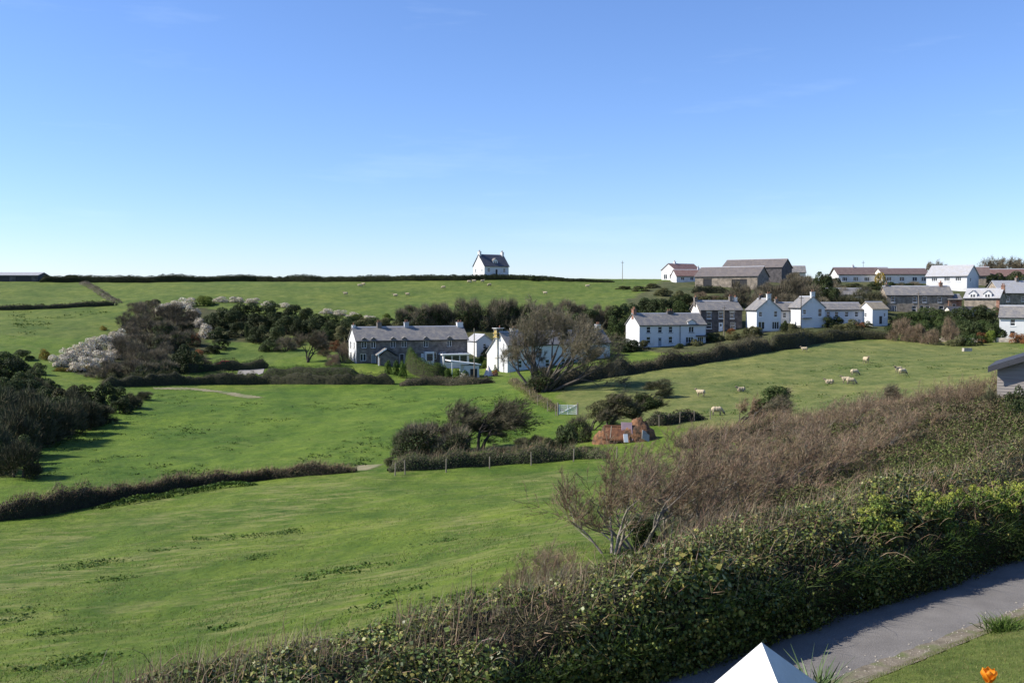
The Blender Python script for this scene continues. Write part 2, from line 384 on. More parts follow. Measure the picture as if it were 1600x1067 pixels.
# ------------------------------------------------------------------ ground sheet
def build_ground():
    ys = np.concatenate([np.linspace(-60, 10, 24), np.geomspace(10.3, 120, 330)[0:], np.geomspace(120.8, 420, 190), np.geomspace(426, 9000, 40)])
    nx = 300
    tt = np.linspace(-1, 1, nx); tt = np.sign(tt) * np.abs(tt) ** 1.05
    half = 0.66 * np.maximum(ys, 0) + 26 + np.maximum(0, ys - 450) * 1.2
    X = tt[None, :] * half[:, None]; Yg = np.repeat(ys[:, None], nx, 1)
    x, y = X.ravel(), Yg.ravel()
    z = height(x, y)
    s, t = lane_st(x, y)
    fieldmask = (1 - smooth(-1.2, -0.2, s))
    near = np.clip(1 - (y - 30) / 120, 0.25, 1)
    z = np.where((s > -0.7) & (s < 3.3), z - 0.05, z)
    V = np.stack([x, y, z], 1)
    ny = len(ys)
    i = np.arange((ny - 1) * (nx - 1)); r_, c_ = i // (nx - 1), i % (nx - 1)
    a = r_ * nx + c_
    F = np.stack([a, a + 1, a + nx + 1, a + nx], 1)
    # field colours
    col = np.empty((len(x), 4)); col[:] = (0.088, 0.14, 0.017, 0.35)
    def paint(pix, c, soft=None):
        m = in_poly(x + 1.5 * vnoise(x * 0.5, y * 0.5, 11), y + 3 * vnoise(x * 0.4, y * 0.4, 12), gpoly(pix)); col[m] = c
    hill = y > 205; col[hill] = (0.086, 0.126, 0.022, 0.3)
    paint([(0,690),(240,606),(620,602),(760,600),(830,625),(880,655),(930,700),(600,735),(420,745),(180,780),(0,810)], (0.078, 0.136, 0.014, 0.2))
    paint([(868,607),(960,588),(1110,562),(1290,533),(1390,529),(1600,536),(1600,612),(1450,648),(1200,672),(1060,668),(900,655)], (0.118, 0.142, 0.038, 0.5))
    near_f = (y < 82) & (s < -2.0) & (x < 14); col[near_f & (col[:, 3] > 0.3)] = (0.088, 0.14, 0.016, 0.8)
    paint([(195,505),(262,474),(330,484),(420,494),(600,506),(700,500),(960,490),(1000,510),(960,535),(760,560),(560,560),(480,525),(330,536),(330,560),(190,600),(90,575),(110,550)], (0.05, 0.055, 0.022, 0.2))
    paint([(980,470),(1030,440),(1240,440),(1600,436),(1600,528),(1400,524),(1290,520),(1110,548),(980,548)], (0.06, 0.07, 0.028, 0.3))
    paint([(330,533),(470,535),(480,558),(420,566),(340,560)], (0.075, 0.12, 0.022, 0.1))
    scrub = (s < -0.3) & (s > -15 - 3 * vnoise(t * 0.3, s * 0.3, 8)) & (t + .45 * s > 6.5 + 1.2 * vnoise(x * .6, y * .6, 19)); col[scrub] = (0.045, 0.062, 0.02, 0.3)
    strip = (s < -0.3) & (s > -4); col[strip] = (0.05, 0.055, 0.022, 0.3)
    lawn = s > 3.0; col[lawn] = (0.115, 0.15, 0.033, 0.35)
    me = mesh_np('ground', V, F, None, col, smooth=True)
    m, n, l, b = base_mat('pasture_turf', 0.9, 0.15)
    at = n.new('ShaderNodeAttribute'); at.attribute_name = 'col'
    tc = n.new('ShaderNodeTexCoord')
    def nz(scale, stretch=(1, 1, 1), rot=0.0, detail=6, rough=0.65):
        mp = n.new('ShaderNodeMapping'); mp.inputs['Scale'].default_value = stretch; mp.inputs['Rotation'].default_value = (0, 0, rot)
        l.new(tc.outputs['Object'], mp.inputs['Vector'])
        k = n.new('ShaderNodeTexNoise'); k.inputs['Scale'].default_value = scale; k.inputs['Detail'].default_value = detail; k.inputs['Roughness'].default_value = rough
        l.new(mp.outputs['Vector'], k.inputs['Vector']); return k.outputs['Fac']
    def ramp(fac, p0, p1, c0=(0, 0, 0), c1=(1, 1, 1)):
        r = n.new('ShaderNodeValToRGB'); r.color_ramp.elements[0].position = p0; r.color_ramp.elements[1].position = p1
        r.color_ramp.elements[0].color = (*c0, 1); r.color_ramp.elements[1].color = (*c1, 1); l.new(fac, r.inputs['Fac']); return r.outputs['Color']
    def mix(kind, fac, a, bb):
        k = n.new('ShaderNodeMixRGB'); k.blend_type = kind
        for sock, val in (('Fac', fac), ('Color1', a), ('Color2', bb)):
            if hasattr(val, 'links') or hasattr(val, 'is_output'): l.new(val, k.inputs[sock])
            else: k.inputs[sock].default_value = val if sock == 'Fac' else (*val, 1)
        return k.outputs['Color']
    c = mix('MULTIPLY', 1.0, at.outputs['Color'], ramp(nz(0.07, detail=4), 0.34, 0.66, (0.7, 0.8, 0.72), (1.28, 1.16, 1.15)))
    c = mix('MULTIPLY', 1.0, c, ramp(nz(0.5, (1, 0.45, 1), 0.5), 0.34, 0.66, (0.64, 0.74, 0.62), (1.32, 1.2, 1.3)))
    c = mix('MULTIPLY', 1.0, c, ramp(nz(3.5, (1, 0.5, 1), 0.4, 8, 0.8), 0.3, 0.7, (0.55, 0.6, 0.5), (1.4, 1.34, 1.5)))
    # dead straw combed through the sward
    st = mix('MULTIPLY', 1.0, ramp(nz(0.75, (0.55, 1.6, 1), -0.35, 8, 0.72), 0.46, 0.66), ramp(nz(0.1, detail=3), 0.36, 0.58))
    sf = mix('MULTIPLY', 1.0, st, at.outputs['Alpha'])
    c = mix('MIX', sf, c, (0.24, 0.225, 0.085))
    # dark rushy and dungy tufts
    dk = mix('MULTIPLY', 1.0, ramp(nz(0.9, (0.6, 1.5, 1), -0.2, 7, 0.7), 0.6, 0.68), ramp(nz(0.07, detail=2), 0.42, 0.6))
    c = mix('MIX', mix('MULTIPLY', 1.0, dk, (0.6, 0.6, 0.6)), c, (0.024, 0.052, 0.012))
    l.new(c, b.inputs['Base Color'])
    bp = n.new('ShaderNodeBump'); bp.inputs['Distance'].default_value = 0.25; bp.inputs['Strength'].default_value = 0.9
    l.new(nz(1.6, (0.6, 1.3, 1), -0.3, 8, 0.75), bp.inputs['Height']); l.new(bp.outputs['Normal'], b.inputs['Normal'])
    me.materials.append(m)
    return tag(obj('ground', me), kind='structure')
ground = build_ground()

def lane_pt(s, t, dz=0.0):
    p = LP + LN * s + LT * t; return (p[0], p[1], lane_z(np.array([t]))[0] + dz)
def build_road():
    ts = np.linspace(-45, 70, 116); ss = np.array([-0.25, 0.4, 1.0, 1.6, 2.2, 2.75, 3.05])
    r = np.random.default_rng(4); V = []
    for t in ts:
        for j, s in enumerate(ss):
            ds = 0.12 * math.sin(t * 1.3) + r.uniform(-0.07, 0.07) if j == len(ss) - 1 else 0
            V.append(lane_pt(s + ds, t, 0.035 * math.sin(math.pi * (s + 0.25) / 3.3) + 0.006))
    n = len(ss); F = [(i*n + j, i*n + j + 1, (i+1)*n + j + 1, (i+1)*n + j)[::-1] for i in range(len(ts) - 1) for j in range(n - 1)]
    m, nn, l, b = base_mat('worn_asphalt', 0.85, 0.3)
    tc = nn.new('ShaderNodeTexCoord')
    def nz(sc, d=6, ro=0.65):
        k = nn.new('ShaderNodeTexNoise'); k.inputs['Scale'].default_value = sc; k.inputs['Detail'].default_value = d; k.inputs['Roughness'].default_value = ro
        l.new(tc.outputs['Object'], k.inputs['Vector']); return k.outputs['Fac']
    def ramp(f, a, bb, c0, c1):
        k = nn.new('ShaderNodeValToRGB'); k.color_ramp.elements[0].position = a; k.color_ramp.elements[1].position = bb
        k.color_ramp.elements[0].color = (*c0, 1); k.color_ramp.elements[1].color = (*c1, 1); l.new(f, k.inputs['Fac']); return k.outputs['Color']
    c1 = ramp(nz(0.7), 0.3, 0.7, (0.125, 0.118, 0.112), (0.185, 0.175, 0.165))
    mx = nn.new('ShaderNodeMixRGB'); mx.blend_type = 'MULTIPLY'; mx.inputs['Fac'].default_value = 1
    l.new(c1, mx.inputs['Color1']); l.new(ramp(nz(28, 3, 0.8), 0.3, 0.75, (0.7, 0.7, 0.7), (1.35, 1.33, 1.3)), mx.inputs['Color2'])
    m2 = nn.new('ShaderNodeMixRGB'); l.new(ramp(nz(1.8, 8, 0.75), 0.62, 0.75, (0, 0, 0), (0.6, 0.6, 0.6)), m2.inputs['Fac'])
    l.new(mx.outputs['Color'], m2.inputs['Color1']); m2.inputs['Color2'].default_value = (0.2, 0.18, 0.15, 1)
    l.new(m2.outputs['Color'], b.inputs['Base Color'])
    bp = nn.new('ShaderNodeBump'); bp.inputs['Distance'].default_value = 0.012; l.new(nz(40, 3), bp.inputs['Height']); l.new(bp.outputs['Normal'], b.inputs['Normal'])
    o = obj('road', mesh_np('road', V, F, m, smooth=True)); tag(o, kind='structure')
    # grit and dust swept to the verge
    V = []; Q = []
    for i in range(900):
        t = r.uniform(-6, 28); s = 3.0 - abs(r.normal(0, 0.3)); z = 0.035 * math.sin(math.pi * (s + .25) / 3.3) + 0.012
        p = np.array(lane_pt(s, t, z)); q = r.uniform(0.012, 0.035); a = r.uniform(0, 6.28); k = len(V)
        for w in range(3): V.append(p + (q * math.cos(a + w * 2.1), q * math.sin(a + w * 2.1), 0))
        V.append(p + (0, 0, q)); Q += [(k, k+1, k+3), (k+1, k+2, k+3), (k+2, k, k+3)]
    g = obj('verge_grit', mesh_np('verge_grit', V, Q, noise_mat('pale_grit', (0.2, 0.18, 0.15), (0.42, 0.38, 0.32), 9)))
    tag(g, 'pale grit and stones swept along the lane edge by the lawn', 'grit', kind='stuff')
build_road()
def verge():
    r = np.random.default_rng(14); V = []; ts = np.arange(-20, 45, .12)
    a = 2.62 + .16 * vnoise(ts * 1.1, ts * 0, 91) + .07 * vnoise(ts * 5, ts * 0, 92); b = 3.3 + 0 * ts
    for t, s0, s1 in zip(ts, a, b):
        for f in (0, .5, 1):
            s = s0 + (s1 - s0) * f; V.append(lane_pt(s, t, (.035 * math.sin(math.pi * (s + .25) / 3.3) if s < 3.05 else 0) + .012 + .03 * f + (.07 if s > 3.2 else 0)))
    F = [(i*3 + j, (i+1)*3 + j, (i+1)*3 + j + 1, i*3 + j + 1) for i in range(len(ts) - 1) for j in range(2)]
    tag(obj('verge_soil', mesh_np('verge_soil', V, F, noise_mat('dusty_verge_soil', (0.1, 0.085, 0.06), (0.21, 0.18, 0.14), 4, .95, bump=.03, bscale=14, c3=(0.09, 0.11, 0.035), s3=2.0), smooth=True)), kind='structure')
verge()

def strip_sheet(name, pix, width, mat, lift=0.05, sub=14):
    """a track laid on the ground along pixels"""
    P = [gp(u, v) for u, v in pix]; V = []
    n = (len(P) - 1) * sub
    for i in range(n + 1):
        k = min(i // sub, len(P) - 2); f = i / sub - k
        p = P[k].lerp(P[k+1], f); d = (P[k+1] - P[k]).normalized(); nrm = Vector((-d.y, d.x, 0))
        w = width * (1 + 0.25 * math.sin(i * 1.7))
        for j in range(5):
            q = p + nrm * w * (j / 4 - 0.5); V.append((q.x, q.y, H1(q.x, q.y) + lift))
    F = [(i*5 + j, i*5 + j + 1, (i+1)*5 + j + 1, (i+1)*5 + j) for i in range(n) for j in range(4)]
    return tag(obj(name, mesh_np(name, V, F, mat, smooth=True)), kind='structure')
M['track'] = noise_mat('dusty_track', (0.15, 0.15, 0.06), (0.24, 0.2, 0.13), 0.6, 0.95, c3=(0.09, 0.125, 0.03), s3=0.35, t3=(0.45, 0.65))
M['yard'] = noise_mat('pale_gravel_yard', (0.2, 0.19, 0.165), (0.3, 0.28, 0.25), 1.5, 0.95)
strip_sheet('farm_track', [(240,607),(300,608),(350,613),(400,622)], 2.6, M['track'], 0.04, 30)
strip_sheet('yard', [(372,581),(412,580)], 5.0, M['yard'], 0.08)
strip_sheet('trodden_earth', [(552,736),(566,733),(580,726)], 2.2, M['track'], 0.02)

# ------------------------------------------------------------------ buildings
def panel(mb, O, ax, W, z0, z1, holes, inward, rev=0.14):
    """rectangular wall face with window and door openings and their reveals"""
    O = Vector(O); ax = Vector(ax); inw = Vector(inward)
    xs = sorted({0.0, W, *[h[0] for h in holes], *[h[0] + h[2] for h in holes]})
    zs = sorted({z0, z1, *[h[1] for h in holes], *[h[1] + h[3] for h in holes]})
    P = lambda a, z, d=0.0: O + ax * a + Vector((0, 0, z)) + inw * d
    for i in range(len(xs) - 1):
        for j in range(len(zs) - 1):
            cx, cz = (xs[i] + xs[i+1]) / 2, (zs[j] + zs[j+1]) / 2
            if any(h[0] < cx < h[0] + h[2] and h[1] < cz < h[1] + h[3] for h in holes): continue
            mb.poly([P(xs[i], zs[j]), P(xs[i+1], zs[j]), P(xs[i+1], zs[j+1]), P(xs[i], zs[j+1])])
    for h in holes:
        a0, a1, b0, b1 = h[0], h[0] + h[2], h[1], h[1] + h[3]
        for q in (((a0,b0),(a1,b0)), ((a1,b0),(a1,b1)), ((a1,b1),(a0,b1)), ((a0,b1),(a0,b0))):
            mb.poly([P(*q[0]), P(*q[1]), P(*q[1], rev), P(*q[0], rev)])
def oriented_box(mb, O, ax, inw, a0, a1, d0, d1, z0, z1):
    O, ax, inw = Vector(O), Vector(ax), Vector(inw)
    base = [O + ax * a + inw * d + Vector((0, 0, z0)) for a, d in ((a0, d0), (a1, d0), (a1, d1), (a0, d1))]
    mb.prism(base, (0, 0, 0), (0, 0, z1 - z0))
def window_part(root, O, ax, inw, h, frame='paint_white', kind='sash', sill=True, lintel=None):
    a, z, w, t = h[:4]; mb = MB(); e = 0.07
    B = lambda a0, a1, d0, d1, z0, z1, m=mb: oriented_box(m, O, ax, inw, a0, a1, d0, d1, z0, z1)
    B(a, a + e, 0.05, 0.13, z, z + t); B(a + w - e, a + w, 0.05, 0.13, z, z + t)
    B(a + e, a + w - e, 0.05, 0.13, z, z + e); B(a + e, a + w - e, 0.05, 0.13, z + t - e, z + t)
    if kind == 'sash':
        B(a + e, a + w - e, 0.06, 0.12, z + t / 2 - 0.035, z + t / 2 + 0.035)
        if w > 1.3: B(a + w / 2 - 0.04, a + w / 2 + 0.04, 0.055, 0.125, z + e, z + t - e)
    elif kind == 'triple':
        for k in (1, 2): B(a + w * k / 3 - 0.04, a + w * k / 3 + 0.04, 0.055, 0.125, z + e, z + t - e)
    elif kind == 'double':
        B(a + w / 2 - 0.045, a + w / 2 + 0.045, 0.055, 0.125, z + e, z + t - e)
    win = obj('window', mb.mesh('window', M[frame]), root)
    p = MB(); B(a + e, a + w - e, 0.1, 0.115, z + e, z + t - e, p); obj('pane', p.mesh('pane', M['glass']), win)
    if sill:
        s = MB(); B(a - 0.08, a + w + 0.08, -0.09, 0.05, z - 0.1, z - 0.003, s); obj('sill', s.mesh('sill', M['stone_dark'] if sill == 'dark' else M[frame]), win)
    return win
def door_part(root, O, ax, inw, h, mat='paint_blue', glazed=False):
    a, z, w, t = h[:4]; mb = MB()
    B = lambda a0, a1, d0, d1, z0, z1, m=mb: oriented_box(m, O, ax, inw, a0, a1, d0, d1, z0, z1)
    B(a + 0.07, a + w - 0.07, 0.08, 0.13, z, z + t - 0.07)
    for k in (0.14, 0.56): B(a + 0.18, a + w - 0.18, 0.06, 0.08, z + t * k, z + t * (k + 0.3))
    d = obj('door', mb.mesh('door', M[mat]), root)
    f = MB(); B(a, a + 0.07, 0.03, 0.13, z, z + t, f); B(a + w - 0.07, a + w, 0.03, 0.13, z, z + t, f); B(a + 0.07, a + w - 0.07, 0.03, 0.13, z + t - 0.07, z + t, f)
    obj('frame', f.mesh('frame', M['paint_white']), d)
    if glazed: g = MB(); B(a + w * .3, a + w * .7, 0.045, 0.06, z + t * .6, z + t * .85, g); obj('pane', g.mesh('pane', M['glass']), d)
def chimney_part(root, x, y, zt, w, d, h, mat, pots=2, zb=-0.9, potmat='clay', cap=None):
    mb = MB(); mb.box(x - w/2, x + w/2, y - d/2, y + d/2, zt + zb, zt + h)
    mb.box(x - w/2 - 0.06, x + w/2 + 0.06, y - d/2 - 0.06, y + d/2 + 0.06, zt + h + 0.002, zt + h + 0.14)
    c = obj('chimney', auto_uv(mb.mesh('chimney', M[mat])), root)
    for k in range(pots):
        off = (k + 0.5) / pots - 0.5
        px_, py_ = (x, y + off * d * 0.9) if d > w else (x + off * w * 0.9, y)
        p = MB(); p.lathe((px_, py_, zt + h + 0.142), [(0.13, 0), (0.105, 0.2), (0.12, 0.38), (0.15, 0.42), (0.14, 0.46)], 8)
        obj('pot', p.mesh('pot', M[potmat]), c)
    return c

def house(name, label, cat, at, th, L, D, Hh, Rr, wall='render_white', roof='slate', rp=0.5, Hb=None, front=(), left=(), right=(), chim=(), group=None,
          ov=0.22, ridge='lead', sill=True, foot=1.6, barge=None, gutter=True, frame='paint_white', lshade=None):
    """gabled building. at = ground point of its front left corner, th = heading of the front wall (deg).
       openings: (along, z, width, height, kind) with kind sash/double/triple/plain/door..."""
    th = R(th); root = empty(name, at, th); tag(root, label, cat, group)
    Hb = Hh if Hb is None else Hb; Hr = Hh + Rr; m = min(Hh, Hb)
    mb = MB()
    op = {'front': list(front), 'left': list(left), 'right': list(right)}
    frames = {'front': ((0,0,0), (1,0,0), (0,1,0), L), 'left': ((0,D,0), (0,-1,0), (1,0,0), D), 'right': ((L,0,0), (0,1,0), (-1,0,0), D)}
    panel(mb, (0,0,0), (1,0,0), L, -foot, Hh, op['front'], (0,1,0))
    panel(mb, (L,D,0), (-1,0,0), L, -foot, Hb, [], (0,-1,0))
    # gable ends: low part with openings, the upper pentagon closes it
    zsplit = m
    for side in ('left', 'right'):
        O, ax, inw, W = frames[side]; panel(mb, O, ax, W, -foot, zsplit, [h for h in op[side] if h[1] + h[3] < zsplit], inw)
    top = [(0, zsplit), (D, zsplit), (D, Hb), (rp * D, Hr), (0, Hh)]
    top = [p for i, p in enumerate(top) if p != top[i - 1]]
    mb.poly([(0, y, z) for y, z in top][::-1]); mb.poly([(L, y, z) for y, z in top])
    obj('wall', auto_uv(mb.mesh('wall', M[wall])), root)
    # roof slabs
    rb = MB(); tk = 0.13
    def slab(y0, z0, y1, z1, e):
        d = Vector((0, y0 - y1, z0 - z1)).normalized(); a = Vector((0, y0, z0)) + d * e; b = Vector((0, y1, z1))
        n = Vector((0, -d.z, d.y)) if (y0 < y1) else Vector((0, d.z, -d.y))
        if n.z < 0: n = -n
        rb.prism([(-ov, a.y, a.z + 0.004), (-ov, b.y, b.z + 0.004), (-ov, b.y, b.z + tk / max(n.z, .5)), (-ov, a.y + n.y * tk, a.z + n.z * tk)], (0, 0, 0), (L + 2 * ov, 0, 0))
    slab(0, Hh, rp * D, Hr, 0.3); slab(D, Hb, rp * D, Hr, 0.3)
    rf = obj('roof', auto_uv(rb.mesh('roof', M[roof])), root)
    if ridge:
        g = MB(); zz = Hr + tk * 1.15
        g.prism([(-ov - 0.01, rp*D - 0.17, zz - 0.1), (-ov - 0.01, rp*D, zz + 0.08), (-ov - 0.01, rp*D + 0.17, zz - 0.1)], (0,0,0), (L + 2*ov + 0.02, 0, 0))
        obj('ridge', g.mesh('ridge', M[ridge]), rf)
    if barge:
        for xx in (-ov - 0.04, L + ov + 0.002):
            for (ya, za) in ((0, Hh), (D, Hb)):
                d = Vector((0, ya - rp*D, za - Hr)).normalized(); a = Vector((0, ya, za)) + d * 0.3; b = Vector((0, rp*D, Hr))
                g = MB(); g.prism([(xx, a.y, a.z - 0.12), (xx, b.y, b.z - 0.12), (xx, b.y, b.z + 0.17), (xx, a.y, a.z + 0.17)], (0,0,0), (0.038, 0, 0))
                obj('bargeboard', g.mesh('bargeboard', M[barge]), rf)
    if gutter:
        g = MB(); g.box(-ov, L + ov, -0.37, -0.27, Hh - 0.27, Hh - 0.16); obj('gutter', g.mesh('gutter', M['paint_shade_black' if gutter is True else gutter]), rf)
    for side, lst in op.items():
        O, ax, inw, W = frames[side]
        for h in lst:
            k = h[4] if len(h) > 4 else 'sash'
            if k.startswith('door'): door_part(root, O, ax, inw, h, h[5] if len(h) > 5 else 'paint_blue', k == 'doorg')
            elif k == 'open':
                g = MB(); oriented_box(g, O, ax, inw, h[0], h[0] + h[2], 0.12, 0.14, h[1], h[1] + h[3]); obj('doorway_dark', g.mesh('doorway_dark', M['paint_shade_black']), root)  # black sheet stands in for the unlit inside of the opening
            else: window_part(root, O, ax, inw, h, frame, k, sill)
    for c in chim:
        fx, w, d, hh, mt, pots = c[:6]; yy = (c[6] if len(c) > 6 else rp) * D
        chimney_part(root, fx * L, yy, Hr, w, d, hh, mt, pots, zb=-1.2)
    return root
def corner(u, v, Y, z_at_v=True):
    p = px(u, v, Y); return p
def addbox(root, name, mat, *b):
    m = MB(); m.box(*b); return obj(name, auto_uv(m.mesh(name, M[mat])), root)
def gablet(root, name, x, y0, w, z, h, depth, wall, roof, win=True, front_over=0.0, barge=None, bright=False):
    """small dormer: cheeks and front under its own little roof, ridge running back"""
    m = MB(); yb = y0 + depth
    prof = [(x - w/2, z), (x + w/2, z), (x + w/2, z + h * 0.62), (x, z + h), (x - w/2, z + h * 0.62)]
    m.prism([(a, y0, b) for a, b in prof], (0,0,0), (0, depth, 0))
    d = obj(name, auto_uv(m.mesh(name, M[wall])), root)
    r = MB()
    for s in (-1, 1):
        a = (x + s * (w/2 + 0.14), z + h * 0.62 - 0.1); b = (x, z + h + 0.01)
        r.prism([(a[0], y0 - 0.15, a[1]), (b[0], y0 - 0.15, b[1]), (b[0], y0 - 0.15, b[1] + 0.1), (a[0], y0 - 0.15, a[1] + 0.1)], (0,0,0), (0, depth + 0.1, 0))
    obj('dormer_roof', auto_uv(r.mesh('dormer_roof', M[roof])), d)
    if win:
        g = MB(); g.box(x - w*0.32, x + w*0.32, y0 - 0.03, y0 - 0.004, z + h*0.12, z + h*0.6); f = obj('dormer_window', g.mesh('dormer_window', M['paint_white']), d)
        # panes sit in the frame
        for s in (-1, 1):
            q = MB(); q.box(x + s*w*0.16 - w*0.12, x + s*w*0.16 + w*0.12, y0 - 0.045, y0 - 0.032, z + h*0.16, z + h*0.56); o = obj('dormer_pane', q.mesh('dormer_pane', M['glass']), d)
    return d

S = lambda lst, z, w, h, k='sash': [(a - w/2, z, w, h, k) for a in lst]

# white cottage alone on the hilltop
hp = px(757, 430, 322)
h = house('hill_cottage', 'white gabled cottage with slate roof coloured dark for grazing sun alone on the hilltop skyline', 'house', hp, 33, 9.4, 7.2, 3.1, 3.7, 'render_white', 'slate_dark',  # darkness of the grazing sun is put into this roof's slate colour
   front=[*S([1.7, 7.7], 1.0, 1.0, 1.3), (4.2, 0, 0.95, 2.05, 'door', 'paint_shade_black')], left=[(1.2, 1.0, .8, 1.1, 'sash'), (5.3, 1.0, .6, 1.0, 'sash')],
   chim=[(0.03, 0.7, 1.2, 0.9, 'render_white', 2), (0.97, 0.7, 1.2, 0.9, 'render_white', 2)], barge=None, foot=2.5)
gablet(h, 'dormer', 4.7, 0.75, 1.9, 3.45, 2.15, 2.6, 'render_white', 'slate')

# long grey stone terrace
tp = px(557, 571, 187)
h = house('stone_terrace', 'long grey stone terrace with small eaves gablets and lit white gable end', 'terrace', tp, 22, 22.4, 6.4, 4.75, 2.35, 'stone', 'slate', left=[(1.2, 3.2, .75, 1.1, 'sash'), (4.1, 3.2, .75, 1.1, 'sash'), (1.1, .6, .9, 1.6, 'double'), (4.2, 0.5, .8, 1.7, 'sash')],
   front=[*S([1.5, 3.3, 7.2, 9.4, 13.8, 18.6], 3.25, 0.95, 1.25, 'double'), *S([1.3, 6.7, 11.2, 15.4, 17.2], 0.85, 1.15, 1.35, 'double'), (2.9, 0.05, .9, 2.0, 'door', 'paint_blue'), (12.8, 0.05, .9, 2.0, 'door', 'paint_white'), (8.5, .05, .9, 2.0, 'door', 'paint_shade_black'), (20.5, .05, .9, 2.0, 'doorg', 'paint_white')],
   chim=[(0.235, 0.85, 0.7, 0.85, 'stone', 2), (0.48, 0.85, 0.7, 0.85, 'lead', 2), (0.975, 1.2, 0.75, 0.75, 'render_white', 2), (0.01, 0.55, 0.6, 0.35, 'render_white', 1)], sill='dark', foot=2.0)
for xx in (1.5, 3.3, 7.2, 9.4, 13.8, 18.6):
    gablet(h, 'gablet', xx, -0.1, 0.85, 4.6, 0.62, 0.9, 'stone', 'slate', win=False)
# its rendered gable end, porches and lean-tos
m = MB(); m.poly([(-0.03, 6.35, -2), (-0.03, 0.02, -2), (-0.03, 0.02, 0.55), (-0.03, 6.35, 0.5)]); 
g = MB(); g.prism([(-0.04, y, z) for y, z in ((0.0, 0.0), (0.0, 4.7), (0.35, 4.95), (0.35, 0.0))], (0,0,0), (0.035,0,0)); obj('quoin_strip', g.mesh('quoin_strip', M['render_white']), h)
g = MB()
for y0, y1, z0, z1 in ((0.36,1.3,-1,4.7),(2.06,2.9,-1,4.7),(2.9,4.1,-1,4.7),(5.18,6.35,-1,4.7),(1.3,2.06,-1,.55),(1.3,2.06,2.3,3.1),(1.3,2.06,4.4,4.7),(4.12,5.18,-1,.5),(4.12,5.18,2.3,3.1),(4.12,5.18,4.4,4.7)):
    g.box(-0.035, -0.004, y0 + .003, y1 - .003, z0 + .002, z1 - .002)
g.poly([(-0.03, 0.1, 4.7), (-0.03, 3.2, 7.0), (-0.03, 6.3, 4.7)][::-1])
obj('gable_render', g.mesh('gable_render', M['render_white']), h)
p = MB(); p.box(3.6, 3.75, -2.6, -2.45, -1.5, 2.1); p.box(3.6, 3.75, -2.45, 0, 1.9, 2.05); obj('porch_post', p.mesh('porch_post', M['paint_white']), h)
p = MB(); p.prism([(3.3, -2.8, 1.95), (5.2, -2.8, 3.15), (5.2, -2.8, 3.3), (3.3, -2.8, 2.1)], (0,0,0), (0, 2.75, 0)); pr = obj('porch_roof', auto_uv(p.mesh('porch_roof', M['slate'])), h)
p = MB(); p.prism([(3.25, -2.86, 1.9), (5.2, -2.86, 3.12), (5.2, -2.86, 3.36), (3.25, -2.86, 2.14)], (0,0,0), (0, 0.05, 0)); obj('bargeboard', p.mesh('bargeboard', M['paint_white']), pr)
p = MB(); p.prism([(5.21, -2.8, 3.15), (7.6, -2.8, 1.75), (7.6, -2.8, 1.9), (5.21, -2.8, 3.3)], (0,0,0), (0, 2.75, 0)); obj('porch_roof', auto_uv(p.mesh('porch_roof', M['slate_dark'])), h)  # slope turned from the sun: its shade is put into a darker slate
p = MB(); p.box(3.9, 7.3, -2.5, -0.004, -1.5, 1.7); p.prism([(3.9, -2.5, 1.7), (7.3, -2.5, 1.7), (5.21, -2.5, 3.0)], (0,0,0), (0,2.45,0)); obj('porch_wall', auto_uv(p.mesh('porch_wall', M['stone'])), h)
lt = addbox(h, 'lean_to', 'render_white', 16.6, 21.9, -2.3, -0.004, -1.6, 1.75); addbox(h, 'lean_to_roof', 'paint_white', 16.3, 22.2, -2.6, -0.01, 1.76, 1.95)
for xx in (16.9, 18.5, 20.1): 
    q = MB(); q.box(xx, xx + 1.35, -2.33, -2.303, 0.35, 1.6); obj('pane', q.mesh('pane', M['glass']), lt)
bay = addbox(h, 'bay', 'render_white', 13.3, 15.1, -1.2, -0.004, -1.6, 2.4); q = MB(); q.box(13.6, 14.8, -1.23, -1.203, 0.6, 2.0); obj('pane', q.mesh('pane', M['glass']), bay)

# white outbuilding behind the terrace end, and the low flat shed before it
op_ = px(731, 558, 201)
house('white_outbuilding', 'small white gabled outbuilding past the end of the stone terrace', 'outbuilding', px(729, 556, 207), -62, 4.8, 3.6, 3.3, 1.2, 'render_white', 'slate_pale', right=[(1.5, 1.7, .7, 1.0, 'sash')], gutter=False)
sh = empty('flat_roofed_shed', px(711, 588, 178), R(20)); tag(sh, 'low white shed with sloping white roof beside the telegraph pole', 'shed')
addbox(sh, 'wall', 'render_white', 1.8, 4.6, 0, 3.0, -1.4, 1.9); q = MB(); q.prism([(-0.9, -0.3, 2.75), (4.9, -0.3, 1.95), (4.9, -0.3, 2.12), (-0.9, -0.3, 2.92)], (0,0,0), (0, 3.6, 0)); obj('roof', q.mesh('roof', M['paint_white']), sh)
for xx in (-0.6, 0.9): addbox(sh, 'post', 'paint_white', xx, xx + 0.12, 0, 0.12, -1.4, 2.55)
addbox(sh, 'door', 'paint_shade_black', 2.9, 4.2, -0.03, -0.004, -0.9, 1.3)

